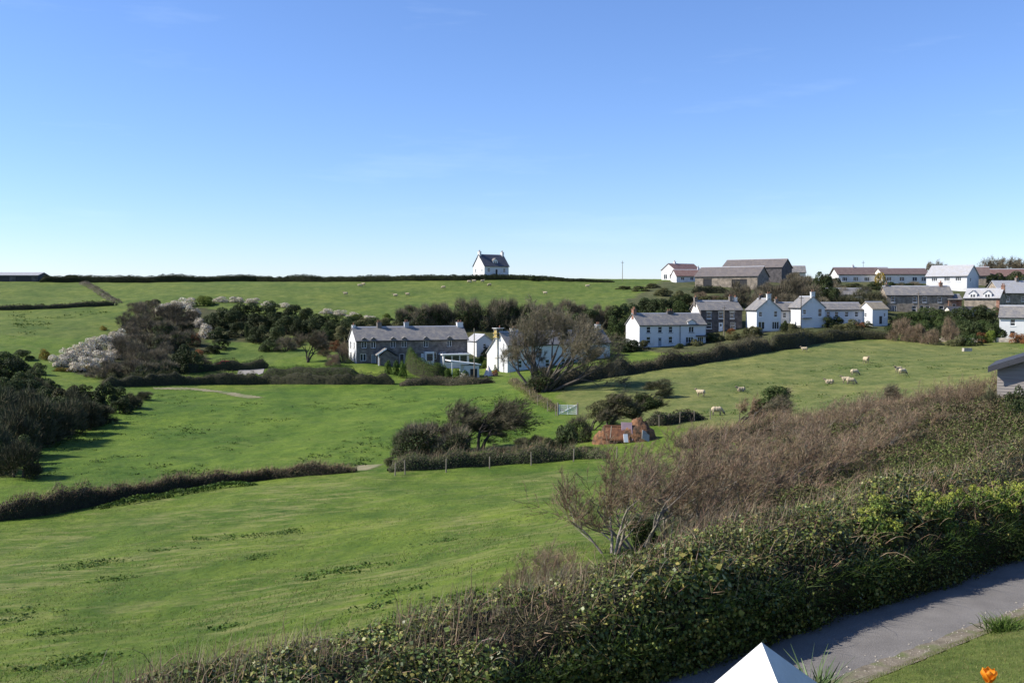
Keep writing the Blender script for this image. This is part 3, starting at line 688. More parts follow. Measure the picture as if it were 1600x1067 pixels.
# long white farmhouse behind the great bare tree
wp = px(793, 583, 185)
h = house('white_farmhouse', 'long white rendered farmhouse with lit gable behind the great bare tree', 'house', wp, 33, 24.6, 7.4, 5.3, 2.3, 'render_white', 'slate', rp=0.36, Hb=3.6,
   front=[*S([2.3, 7.5, 13.5, 21.5], 3.4, .85, 1.15), *S([2.8, 9.2, 13.0, 20.0], 0.9, 1.0, 1.4), (16.4, 0, 1.0, 2.1, 'door', 'paint_blue')], left=[(5.6, 1.0, .5, .8, 'plain')],
   chim=[(0.15, 1.5, .8, .55, 'render_white', 2, .45), (0.955, .9, .8, 1.1, 'render_white', 2)], foot=2.5)
g = MB(); g.box(-0.34, -0.004, 3.2, 3.75, -2.4, 6.6); obj('chimney_breast', g.mesh('chimney_breast', M['render_cream']), h)
g = MB(); g.tube((-0.12, 1.2, -2), (-0.12, 1.2, 5.6), 0.05); obj('drainpipe', g.mesh('drainpipe', M['paint_shade_black']), h)
chimney_part(h, 0.35, 3.3, 7.6, 0.85, 0.8, 0.7, 'stone', 1, zb=-1.2)
sc = empty('scaffold', (0, 0, 0)); sc.location = h.matrix_basis @ Vector((-0.15, 3.3, 6.2)); sc.rotation_euler = (0, 0, R(33)); sc.scale = (.62, .62, .75); tag(sc, 'yellow boarded scaffold tower wrapped round the farmhouse gable chimney', 'scaffold')
for xx in (-0.75, 1.25):
    for yy in (-0.8, 0.9):
        q = MB(); q.tube((xx, yy, -1.4 if xx > 0 else -2.2), (xx, yy, 3.0), 0.05); obj('pole', q.mesh('pole', M['metal']), sc)
for zz, mt in ((0.55, 'yellow_scaffold'), (1.5, 'yellow_scaffold'), (2.55, 'wood_post')):
    q = MB(); q.box(-0.95, 1.45, -1.0, -0.92, zz, zz + 0.28); q.box(-0.95, -0.87, -0.9, 1.0, zz, zz + 0.28); q.box(1.37, 1.45, -0.9, 1.0, zz, zz + 0.28); q.box(-0.95, 1.45, 1.01, 1.1, zz, zz + .28)
    obj('toe_board', q.mesh('toe_board', M[mt]), sc)
q = MB(); q.box(-1.2, 1.7, -1.2, 1.3, 2.9, 2.98); obj('top_sheet', q.mesh('top_sheet', M['paint_white']), sc)
q = MB(); q.box(-0.7, -0.6, -.7, .8, 0.8, 2.5); obj('debris_sheet', q.mesh('debris_sheet', M['yellow_scaffold']), sc)

# white pair of cottages with red chimney
cp_ = px(999, 542, 212)
h = house('white_cottage_pair', 'white rendered cottage pair with grey slate roof and red gable chimney', 'house', cp_, 20, 16.4, 6.5, 4.75, 2.3, 'render_white', 'slate', left=[],
   front=[*S([2.2, 5.0, 7.6], 3.0, 1.0, 1.35), *S([2.2, 7.6], 0.75, 1.0, 1.4), (4.5, 0.05, 1.0, 2.0, 'doorg', 'paint_blue'), (12.1, 2.95, 1.3, 1.35, 'double'), (11.4, .75, 1.9, 1.25, 'triple'), (14.4, 0.5, 1.4, 1.5, 'triple')],
   chim=[(0.02, .7, 1.0, 0.95, 'brick', 3), (0.56, 1.5, .7, 0.45, 'stone_dark', 3)], sill='dark', foot=2.2)
gablet(h, 'gablet', 12.75, -0.18, 1.9, 4.55, 1.25, 1.8, 'render_white', 'slate', win=False)
addbox(h, 'bay_roof', 'slate_dark', 13.9, 16.3, -0.8, -0.004, 2.1, 2.35)
g = MB(); g.tube((9.9, -0.1, -1), (9.9, -0.1, 4.6), 0.06); obj('drainpipe', g.mesh('drainpipe', M['paint_shade_black']), h)

# grey stone house with white door
h = house('stone_house', 'grey stone house with white painted window surrounds and white door', 'house', px(1095, 519, 226), 12, 10.2, 6.5, 5.1, 2.0, 'stone_dark', 'slate', front=[*S([2.0, 4.9, 7.7], 3.1, 1.1, 1.5), (4.4, 0.1, 1.05, 2.1, 'doorg', 'paint_white'), *S([2.0, 7.9], .8, 1.3, 1.4)],
   chim=[(0.0, .7, .8, 0.8, 'stone', 2), (0.86, .8, .8, 1.0, 'stone', 3), (0.97, .7, .8, .8, 'render_cream', 2)], foot=2.0)
g = MB(); g.prism([(-0.05, 0.3, 4.0), (-0.05, 6.2, 4.0), (-0.05, 3.25, 6.9)][::-1], (0,0,0), (0.045, 0, 0)); obj('gable_render', g.mesh('gable_render', M['render_cream']), h)
for xx in (2.0, 4.9, 7.7): addbox(h, 'window_surround', 'render_white', xx - .75, xx + .75, -.04, -.004, 4.62, 4.85)

# two white gable-fronted houses, their link, the low terrace and the little cottage
def gable_house(u, v, Y, th, W, D, label, **k):
    """front gable corner at pixel; the ridge runs away from the viewer"""
    p = px(u, v, Y); t = R(th); back = p + Vector((-math.sin(t), math.cos(t), 0)) * D
    return house('gable_fronted_house', label, 'house', back, th - 90, D, W, 4.9, 2.4, 'render_white', 'slate', foot=2.0, group='white gable-fronted houses by the field hedge', **k)
hA = gable_house(1182, 518, 221, 5, 5.6, 7.5, 'white gable-fronted house standing on a grey plinth next to the grey stone house', right=[(0.5, 3.3, .8, 1.1), (4.0, 3.2, .8, 1.4), (0.4, .5, 1.5, 1.7, 'double'), (3.6, .5, 1.6, 1.7, 'triple')], chim=[(0.97, .75, .9, 1.0, 'render_white', 2), (.3, .7, .9, 0.7, 'stone_dark', 2)])
addbox(hA, 'plinth', 'stone', 7.51, 7.6, -0.1, 5.7, -2, 0.1)
hB = gable_house(1251, 514, 224, 6, 5.7, 7.5, 'white gable-fronted house joined to the low white terrace row', right=[(0.5, 3.3, .8, 1.1), (4.1, 2.8, .9, 1.8)], chim=[(0.96, .75, .9, 1.0, 'render_white', 2)])
addbox(hB, 'canopy', 'slate_dark', 7.51, 8.2, .2, 2.4, 2.4, 2.55)
house('link_house', 'recessed white house with slate roof linking the two gable-fronted houses', 'house', px(1215, 516, 230), 5, 5.2, 5, 4.7, 1.7, 'render_white', 'slate', front=[(1.2, 2.9, .8, 1.2), (3.2, 2.9, .9, 1.3), (3.2, .7, .9, 1.4)], chim=[(0.1, .7, .8, .8, 'stone', 2)])
house('low_white_terrace', 'low white terrace row with grey roof and dark rooflight', 'terrace', px(1286, 512, 228), 5, 9.6, 6, 4.2, 1.5, 'render_white', 'slate', front=[*S([1.2, 3.2, 5.6, 8.0], 2.5, .9, 1.2), *S([1.0, 6.6], .6, 1.1, 1.3), (3.6, 0, .9, 2.0, 'door', 'paint_blue'), (8.2, 0, .9, 2.0, 'door', 'paint_blue')])
house('tan_roofed_cottage', 'small white cottage with tan lichened roof at the end of the terrace', 'cottage', px(1363, 507, 226), 22, 4.5, 4.4, 3.6, 1.5, 'render_white', 'slate_tan', left=[(1.8, 1.7, .7, .9)], front=[(2.0, 0.1, .9, 1.8, 'open'), (3.3, 1.8, .6, .8)], foot=2, gutter=False)

# stone house with twin garden fronts up the slope
house('long_stone_house', 'long two-storey grey stone house with white sash windows on the upper slope', 'house', px(1385, 490, 254), -6, 16.4, 7, 4.8, 2.2, 'stone_tan', 'slate', front=[*S([1.6, 7.0, 9.4, 13.2], 2.9, 1.0, 1.5), *S([6.9, 10.2], .4, 1.1, 1.6), (8.3, 0, 1.0, 2.1, 'door', 'paint_shade_black'), (1.2, .5, 1.3, 1.5, 'triple'), (13.0, .5, 1.2, 1.5)],
   chim=[(.05, .7, .8, .5, 'stone', 2), (.88, .75, .9, .9, 'brick', 2)], foot=2.5)
house('brown_extension', 'dark brick extension on the gable end of the long stone house', 'extension', px(1482, 490, 252), -6, 3.2, 5, 3.6, 1.2, 'brick', 'slate', front=[(0.9, 1.2, .9, 1.3)], foot=2.5)
# big barns on the ridge
house('grey_barn', 'long grey-brown roofed barn with tan stone walls below the taller barn', 'barn', px(1086, 449, 290), -30, 18.5, 12, 3.1, 2.8, 'stone_tan', 'asbestos', front=[(2.5, 0, 2.6, 2.5, 'open'), (11.0, 0.0, 4.5, 2.2, 'open')], ridge='lead', gutter=False, foot=2.5, ov=.3)
house('tall_barn', 'tall dark-gabled barn rising behind the long grey barn', 'barn', px(1128, 440, 312), -32, 19, 11, 4.2, 2.7, 'stone_dark', 'asbestos', gutter=False, foot=3, ov=.3)
house('white_bungalow', 'white gabled bungalow with red-brown roof beside the barns', 'bungalow', px(1055, 438, 318), 30, 10.5, 7, 3.4, 2.0, 'render_white', 'tile_red', left=[(1.1, .4, 1.8, 1.6, 'double'), (4.2, .4, 1.6, 1.6, 'double')], front=S([3, 7], .9, 1.3, 1.2, 'double'), chim=[(.25, .6, .6, .6, 'render_white', 1)], foot=2.5)
house('white_annexe', 'low white annexe with pale brown roof in front of the gabled bungalow', 'bungalow', px(1057, 441, 308), 8, 8.5, 6, 2.0, 1.9, 'render_white', 'tile_red', front=S([2, 5], .6, 1.1, 1.0, 'double'), chim=[(.95, .5, .5, .7, 'render_white', 1)], foot=2.5)
house('grey_bungalow', 'low white bungalow with grey roof behind the tall barn gable', 'bungalow', px(1224, 440, 322), -10, 7, 6, 3.0, 2.1, 'render_white', 'slate', chim=[(.2, .8, .8, .7, 'lead', 1)], front=S([1.5], .8, 1.2, 1.2, 'double'), foot=2.5)
house('brown_roofed_bungalow', 'wide white bungalow with plain brown tiled roof on the ridge', 'bungalow', px(1310, 443, 312), 0, 16.5, 8, 2.9, 2.2, 'render_white', 'tile_brown', front=S([2, 5.5, 9, 12.5], .7, 1.6, 1.3, 'triple'), chim=[(.36, .6, .6, .5, 'render_white', 1)], foot=2.5, ov=.5)
house('porched_bungalow', 'white bungalow with brown roof and pale glazed porch next to the large white house', 'bungalow', px(1379, 443, 306), 0, 14.5, 8, 2.9, 1.8, 'render_cream', 'tile_brown', front=S([2, 6, 10, 12.8], .7, 1.5, 1.3, 'double'), foot=2.5)
house('large_white_house', 'large white house with broad pale grey roof and pinkish shaded gable', 'house', px(1447, 449, 288), -46, 11.6, 8.5, 3.2, 3.0, 'render_white', 'slate_pale', front=[*S([2.4, 6.0, 9.2], 1.7, 1.6, 1.1, 'triple')], right=[(2.2, 1.6, .9, 1.0)], foot=4, chim=[], ov=.3)
house('dark_roofed_house', 'brown roofed house tucked behind the large white house gable', 'house', px(1512, 444, 302), -20, 6, 7, 2.6, 2.6, 'stone_tan', 'tile_brown', foot=3)
h = house('dormered_house', 'slate house with white dormers and dark right gable', 'house', px(1506, 494, 248), -40, 8.2, 6.5, 4.6, 2.2, 'stone_tan', 'slate_pale', front=[*S([1.8, 5.6], .7, 1.1, 1.4)], right=[(2.6, 1.0, .9, 1.3)], chim=[(1.0, .8, .7, .8, 'brick', 2)], foot=3)
for xx in (2.0, 5.4): gablet(h, 'dormer', xx, 0.1, 1.9, 4.3, 2.1, 2.6, 'render_white', 'slate_pale')
addbox(h, 'quoins', 'brick', 7.5, 8.23, -.05, -.004, -2, 4.5)
h = house('pale_roofed_house', 'tan stone house with whitened slate roof at the village edge', 'house', px(1563, 482, 252), 3, 13, 8, 4.0, 3.0, 'stone_tan', 'slate_pale', front=[(1.6, 1.8, .9, 1.2), *S([6, 9], 1.8, 1.0, 1.2), (1.4, 0, 1.2, 1.0, 'plain')], chim=[(.5, .7, .9, .8, 'stone', 2), (.95, .7, .9, .8, 'stone', 2)], foot=3)
house('orange_gabled_house', 'cream house with orange-brown roof under the bare treetop on the ridge', 'house', px(1540, 446, 304), -10, 15, 7, 2.8, 2.2, 'render_pink', 'tile_red', front=S([3.5, 7.5, 12], .8, 1.7, 1.2, 'triple'), chim=[(.04, .7, .7, .8, 'brick', 2)], foot=3)
house('field_edge_house', 'white house with grey slate roof standing right behind the pale field wall', 'house', px(1561, 530, 197), -30, 11, 7, 4.4, 2.2, 'render_white', 'slate', front=[*S([2.4, 7], 2.7, .9, 1.3), *S([2.4, 7], .3, .9, 1.4)], chim=[(.5, .9, .8, .8, 'brick', 2)], foot=2.5)
house('cattle_barn', 'low dark open-fronted cattle barn with pale roof at the hedge on the left skyline', 'barn', px(-40, 441, 318), 3, 20, 9, 2.2, 1.0, 'stone_dark', 'slate_pale', front=[(1, 0, 4, 1.9, 'open'), (7, 0, 4, 1.9, 'open'), (13, 0, 5, 1.9, 'open')], gutter=False, ridge=None, foot=3)
house('slope_cottage', 'small grey roofed cottage half hidden behind bare trees above the terrace', 'cottage', px(1290, 478, 262), 0, 12, 6, 3.0, 1.6, 'render_cream', 'slate', front=S([3, 8], .9, 1.0, 1.2), foot=3)
house('slope_store', 'low dark-roofed store below the tan cottage garden hedge', 'outbuilding', px(1418, 506, 240), -5, 8, 4, 1.6, .6, 'stone', 'felt', foot=2, gutter=False, ridge=None)
house('white_roadside_garage', 'low garage with dark roof between the long stone house and dormered house', 'garage', px(1484, 497, 245), -10, 6, 5, 2.0, .8, 'render_cream', 'felt', front=[(0.6, 0, 2.2, 1.6, 'door', 'paint_shade_black'), (3.2, 0, 2.2, 1.6, 'door', 'paint_shade_black')], foot=2, gutter=False, ridge=None)

# weathered board shed at the right edge, each board its own piece
sp = px(1557, 646, 52); tw = -30
sh = empty('board_shed', sp, R(tw)); tag(sh, 'weathered grey board shed with black roof edge above the brambles', 'shed')
SW, SD, SH, SR = 6.2, 5.0, 2.5, 1.15
bw = 0.155; nb = int((SH + SR) / bw) + 12
for k in range(nb):
    z0 = -1.6 + k * bw
    lim = 0.0 if z0 + bw < SH else (z0 + bw - SH) / SR * SW / 2
    if lim > SW / 2 - 0.05: break
    lim0 = max(0, (z0 - SH) / SR * SW / 2)
    b = MB(); t0 = 0.03
    b.prism([(lim0, -t0, z0), (SW - lim0, -t0, z0), (SW - lim, -0.008, z0 + bw + 0.012), (lim, -0.008, z0 + bw + 0.012)], (0,0,0), (0, 0.022, 0))
    obj('board', b.mesh('board', M['wood_grey']), sh)
b = MB(); b.prism([(0.02, 0.02, -1.6), (SW-0.02, 0.02, -1.6), (SW-0.02, 0.02, SH - .02), (SW/2, 0.02, SH + SR - .04), (0.02, 0.02, SH - .02)], (0,0,0), (0, SD, 0)); obj('frame', b.mesh('frame', M['wood_dark']), sh)
for s in (0, 1):
    b = MB(); x0 = -0.42 if s == 0 else SW + 0.42; zz = SH - 0.42 * SR / (SW / 2)
    b.prism([(x0, -0.5, zz + 0.06), (SW/2, -0.5, SH + SR + 0.06), (SW/2, -0.5, SH + SR + 0.16), (x0, -0.5, zz + 0.16)], (0,0,0), (0, SD + 0.9, 0)); r_ = obj('roof', b.mesh('roof', M['felt']), sh)
    b = MB(); b.prism([(x0, -0.54, zz - 0.14), (SW/2, -0.54, SH + SR - 0.14), (SW/2, -0.54, SH + SR + 0.1), (x0, -0.54, zz + 0.1)], (0,0,0), (0, 0.038, 0)); obj('fascia', b.mesh('fascia', M['felt']), r_)
b = MB(); b.tube((0.85, -0.12, -1.6), (0.85, -0.12, 0.6), 0.06); b.box(0.95, 2.2, -0.06, -0.035, -1.2, 0.9); obj('blue_door', b.mesh('blue_door', M['paint_white']), sh)

# ------------------------------------------------------------------ plants: leaf clouds, twig clouds, branching wood
def unit(v): return v / np.maximum(np.linalg.norm(v, axis=-1, keepdims=True), 1e-9)
def palette(rng, n, cols, jit=0.25):
    """per-leaf colours: one of cols, brightened or darkened a little"""
    c = np.array(cols)[rng.integers(0, len(cols), n)]
    return np.clip(c * (1 + rng.uniform(-jit, jit, (n, 1))) * (1 + rng.uniform(-0.08, 0.08, (n, 3))), 0, 1)
def leaf_arrays(rng, P, N, size, asp=0.6, tilt=0.7):
    """diamond leaves at P, facing roughly along N"""
    n = len(P); nn = unit(N + rng.normal(0, tilt, (n, 3)))
    a = unit(np.cross(nn, rng.normal(0, 1, (n, 3)))); b = np.cross(nn, a)
    s = (size if hasattr(size, '__len__') else np.full(n, size)) * rng.uniform(0.6, 1.3, n)
    s = s[:, None] * 0.5
    V = np.stack([P - a * s, P + b * s * asp + nn * s * 0.15, P + a * s, P - b * s * asp + nn * s * 0.15], 1).reshape(-1, 3)
    return V, np.arange(n * 4).reshape(n, 4)
def sliver_arrays(rng, P, D, length, width):
    """thin pointed blades or twigs from P along D"""
    n = len(P); D = unit(D); a = unit(np.cross(D, rng.normal(0, 1, (n, 3))))
    L = (length * rng.uniform(0.5, 1.3, n))[:, None]; w = width * 0.5
    V = np.stack([P - a * w, P + a * w, P + D * L], 1).reshape(-1, 3)
    return V, np.arange(n * 3).reshape(n, 3)
def rep(c, k):
    c = np.repeat(c, k, 0); return np.concatenate([c, np.ones((len(c), 1))], 1)
def tubes(P0, P1, R0, R1, n):
    P0, P1 = np.asarray(P0, float), np.asarray(P1, float); R0, R1 = np.asarray(R0), np.asarray(R1); k = len(P0)
    d = unit(P1 - P0); ref = np.where(np.abs(d[:, 2:3]) > 0.9, [[1., 0, 0]], [[0, 0, 1.]])
    a = unit(np.cross(d, ref)); b = np.cross(d, a)
    t = np.arange(n) * 2 * math.pi / n; off = a[:, None] * np.cos(t)[None, :, None] + b[:, None] * np.sin(t)[None, :, None]
    V = np.stack([P0[:, None] + off * R0[:, None, None], P1[:, None] + off * R1[:, None, None]], 1).reshape(-1, 3)
    j = np.arange(n); q = np.stack([j, (j + 1) % n, n + (j + 1) % n, n + j], 1)
    F = (q[None] + (np.arange(k) * 2 * n)[:, None, None]).reshape(-1, 4)
    return V, F
def lobes(rng, k, flat=0.8, wind=0.0):
    """centres and radii of the uneven clumps that make up a crown (unit size: half-width 1, height about 2*flat)"""
    C = []; 
    for i in range(k):
        a = rng.uniform(0, 6.28); r = math.sqrt(rng.uniform(0, 1)) * 0.62; h = rng.uniform(0.32, 1.0) * (1 - 0.45 * r)
        C.append((r * math.cos(a) + wind * h, r * math.sin(a), h * 1.5 * flat, rng.uniform(0.26, 0.46)))
    for i in range(k // 2):
        a = rng.uniform(0, 6.28); C.append((0.62 * math.cos(a), 0.62 * math.sin(a), 0.22 * flat, rng.uniform(0.28, 0.4)))
    return np.array(C)
def cloud_points(rng, C, n, depth=0.35):
    w = C[:, 3] ** 2; i = rng.choice(len(C), n, p=w / w.sum()); d = unit(rng.normal(0, 1, (n, 3)))
    d[:, 2] = np.where(rng.random(n) < 0.6, np.abs(d[:, 2]), d[:, 2])
    r = C[i, 3] * (1 - depth * rng.random(n) ** 2); P = C[i, :3] + d * r[:, None]
    keep = P[:, 2] > -0.02
    for c in C:
        keep &= ~((((P - c[:3]) ** 2).sum(1) < (c[3] * 0.62) ** 2) & (rng.random(n) < 0.85))
    return P[keep], d[keep]
def bush_mesh(seed, cols, n=1500, leaf=0.17, flat=0.8, wind=0.0, k=9, mat='leaf', tilt=0.6):
    rng = np.random.default_rng(seed); C = lobes(rng, k, flat, wind)
    P, N = cloud_points(rng, C, n); V, F = leaf_arrays(rng, P, N + [0, 0, 0.3], leaf, 0.62, tilt)
    # patches of differing tone
    tone = 1 + 0.28 * np.sin(P[:, 0] * 5 + seed) * np.sin(P[:, 1] * 4.3 + 2 * seed) + 0.0 * P[:, 2]
    return mesh_np('foliage', V, F, M[mat], rep(palette(rng, len(P), cols) * tone[:, None], 4))
def twigbush_mesh(seed, cols, n=2600, ln=0.3, w=0.016, flat=0.85, wind=0.0, k=9):
    rng = np.random.default_rng(seed); C = lobes(rng, k, flat, wind)
    P, N = cloud_points(rng, C, n, 0.7); D = N * 0.8 + unit(P - [0, 0, -0.2]) * 0.6 + rng.normal(0, 0.35, P.shape) + [wind, 0, 0.35]
    V, F = sliver_arrays(rng, P - unit(D) * 0.12, D, ln, w)
    return mesh_np('twigs', V, F, M['twig'], rep(palette(rng, len(P), cols), 3))
def grow(rng, p, d, L, r, lev, cfg, out):
    """one limb: a few bending pieces, side limbs along it, out = list of (p0, p1, r0, r1, level)"""
    n = cfg['seg'][lev]; q = Vector(p); d = Vector(d).normalized(); rr = r
    step = L / n; end = r * cfg['taper'][lev]
    for i in range(n):
        j = cfg['jit'][lev]
        d = (d + Vector((rng.uniform(-j, j) + cfg['wind'] * 0.1, rng.uniform(-j, j), rng.uniform(-j, j) + cfg['up'][lev]))).normalized()
        q2 = q + d * step; r2 = r + (end - r) * (i + 1) / n
        out.append((q, q2, rr, r2, lev)); q, rr = q2, r2
        if lev < cfg['max'] and (i + 1) / n >= cfg['first'][lev]:
            for k in range(cfg['kids'][lev]):
                a = rng.uniform(0, 6.28); o = d.orthogonal().normalized(); o.rotate(__import__('mathutils').Quaternion(d, a))
                sp = cfg['spread'][lev] * rng.uniform(0.6, 1.25)
                c = (d * math.cos(sp) + o * math.sin(sp)) + Vector((cfg['wind'] * 0.25, 0, 0))
                grow(rng, q, c, L * cfg['ratio'][lev] * rng.uniform(0.65, 1.2), rr * cfg['rratio'][lev], lev + 1, cfg, out)
def wood_meshes(seed, starts, cfg, fine, bark, twigcols, sides=6, rmin=0.012, spray=(5, 0.7, 0.022)):
    """limbs as one mesh, fine twigs as another"""
    rng = random.Random(seed); out = []
    for p, d, L, r in starts: grow(rng, p, d, L, r, 0, cfg, out)
    A = np.array([(*a, *b, r0, r1, lv) for a, b, r0, r1, lv in out])
    big = A[:, 8] < fine; res = []
    V, F = tubes(A[big, :3], A[big, 3:6], A[big, 6], A[big, 7], sides); res.append(mesh_np('trunk', V, F, M[bark], smooth=True))
    T = A[~big]; V, F = tubes(T[:, :3], T[:, 3:6], np.maximum(T[:, 6], rmin), np.maximum(T[:, 7] * 0.7, rmin * 0.8), 3)
    nr = np.random.default_rng(seed); F3 = np.concatenate([F[:, [0, 1, 2]], F[:, [0, 2, 3]]]); c = rep(palette(nr, len(T), twigcols, 0.3), 6)
    E = T[T[:, 8] >= cfg['max']]; k = spray[0]
    Pt = np.repeat(E[:, :3], k, 0) + np.repeat(E[:, 3:6] - E[:, :3], k, 0) * nr.random((len(E) * k, 1)); D = unit(np.repeat(E[:, 3:6] - E[:, :3], k, 0)) + nr.normal(0, 0.45, Pt.shape) + [0.1 * cfg['wind'], 0, 0.25]
    V2, F2 = sliver_arrays(nr, Pt, D, spray[1], spray[2])
    res.append(mesh_np('twigs', np.concatenate([V, V2]), np.concatenate([F3, F2 + len(V)]), M['twig'], np.concatenate([c, rep(palette(nr, len(Pt), twigcols, 0.3), 3)])))
    return res

G_DARK = [(0.034, 0.05, 0.018), (0.046, 0.063, 0.022), (0.026, 0.038, 0.015), (0.06, 0.072, 0.028)]
G_MID = [(0.045, 0.07, 0.02), (0.06, 0.085, 0.025), (0.035, 0.055, 0.016), (0.07, 0.09, 0.03)]
G_OLIVE = [(0.085, 0.09, 0.035), (0.1, 0.1, 0.045), (0.065, 0.07, 0.03), (0.12, 0.115, 0.05)]
G_LIME = [(0.11, 0.15, 0.025), (0.14, 0.17, 0.03), (0.085, 0.12, 0.02)]
G_TOPI = [(0.06, 0.11, 0.018), (0.08, 0.13, 0.022), (0.05, 0.09, 0.016)]
C_GREY = [(0.12, 0.1, 0.062), (0.155, 0.13, 0.085), (0.09, 0.078, 0.048), (0.19, 0.165, 0.11)]
C_DUSK = [(0.07, 0.07, 0.036), (0.09, 0.085, 0.048), (0.055, 0.066, 0.028), (0.11, 0.098, 0.058)]
C_TAN = [(0.22, 0.16, 0.1), (0.17, 0.12, 0.08), (0.27, 0.2, 0.13), (0.13, 0.1, 0.06)]
C_MAUVE = [(0.22, 0.14, 0.09), (0.27, 0.175, 0.115), (0.16, 0.1, 0.07), (0.3, 0.22, 0.15), (0.23, 0.19, 0.09)]
C_BLOS = [(0.6, 0.55, 0.44), (0.68, 0.63, 0.52), (0.48, 0.43, 0.33), (0.2, 0.17, 0.12)]
C_GORSE = [(0.42, 0.26, 0.02), (0.3, 0.2, 0.03), (0.07, 0.085, 0.025), (0.05, 0.065, 0.02)]
C_RUST = [(0.2, 0.08, 0.03), (0.26, 0.12, 0.05), (0.14, 0.07, 0.03)]

def stem_mesh(seed, h=0.55, n=5, wind=0.0, bark='bark_dark', r=0.05):
    rng = random.Random(seed); m = MB()
    for i in range(n):
        a = rng.uniform(0, 6.28); p = Vector((0.08 * math.cos(a), 0.08 * math.sin(a), -0.25)); q = Vector((0.35 * math.cos(a) + wind * .4, 0.35 * math.sin(a), h * rng.uniform(.7, 1.3)))
        mid = p.lerp(q, 0.5) + Vector((rng.uniform(-.08, .08), rng.uniform(-.08, .08), 0)); m.tube(p, mid, r, r * .7, 5, False); m.tube(mid, q, r * .7, r * .3, 5, False)
    return m.mesh('stems', M[bark])
KIND = {}
def kind(name, variants, maker):
    KIND[name] = [maker(i) for i in range(variants)]
def mk(cols, leafy=True, wind=0.0, **k):
    return lambda i: ([('foliage', bush_mesh(100 + i * 7 + len(KIND) * 31, cols, wind=wind, **k))] if leafy else [('twigs', twigbush_mesh(100 + i * 7 + len(KIND) * 31, cols, wind=wind, **k))]) + [('stems', stem_mesh(i + len(KIND), wind=wind))]
kind('dark', 5, mk(G_DARK, n=4200, leaf=0.1)); kind('mid', 5, mk(G_MID, n=4200, leaf=0.1)); kind('olive', 4, mk(G_OLIVE, n=4200, leaf=0.1))
kind('lime', 2, mk(G_LIME, n=4000, leaf=0.1)); kind('gorse', 2, mk(C_GORSE, n=3600, leaf=0.09)); kind('rust', 2, mk(C_RUST, n=3600, leaf=0.09))
kind('grey', 5, mk(C_GREY, False, n=5200)); kind('dusk', 4, mk(C_DUSK, False, n=6500, w=0.022)); kind('tan', 3, mk(C_TAN, False, n=5200))
def blos(i):
    s = 900 + i * 13
    return [('blossom', bush_mesh(s, C_BLOS, n=2600, leaf=0.11, mat='blossom', k=11, flat=0.7)), ('stems', stem_mesh(s))]
kind('blossom', 4, blos)
def mixed(i):   # bare grey tops over dark evergreen ivy
    s = 500 + i * 17
    return [('foliage', bush_mesh(s, G_DARK + G_MID[:1], n=3200, leaf=0.1, flat=0.7)), ('twigs', twigbush_mesh(s, C_GREY, n=4200, flat=0.92)), ('stems', stem_mesh(s))]
kind('ivied', 5, mixed)
vr = random.Random(77)
def place(kd, P, w, h, label, cat='bush', group=None, name=None, rz=None, sink=0.12, variant=None):
    """one plant of a kind, w wide and h tall in metres, foot at P"""
    parts = KIND[kd][vr.randrange(len(KIND[kd])) if variant is None else variant]
    o = empty(name or cat, (P.x, P.y, P.z - sink * min(h, 3) * 0.3), vr.uniform(0, 6.28) if rz is None else rz)
    o.scale = (w / 2, w / 2 * vr.uniform(.85, 1.1), h / 1.75)
    tag(o, label, cat, group)
    for nm, me in parts: obj(nm, me, o)
    return o
def bushes(kd, lst, label, cat='bush', group=None, Y=None, name=None):
    """lst: (u, v, width_px, height_px[, distance]) with v the foot"""
    for it in lst:
        u, v, w, h = it[:4]; P = gd(u, it[4] if len(it) > 4 else Y) if (len(it) > 4 or Y) else gp(u, v)
        m = P.y / FPX
        if len(it) > 4 or Y: h = max(h, (HORIZON - P.z / P.y * FPX * 1.0) - (v - h)) if False else h
        place(kd, P, w * m, h * m, label, cat, group, name)

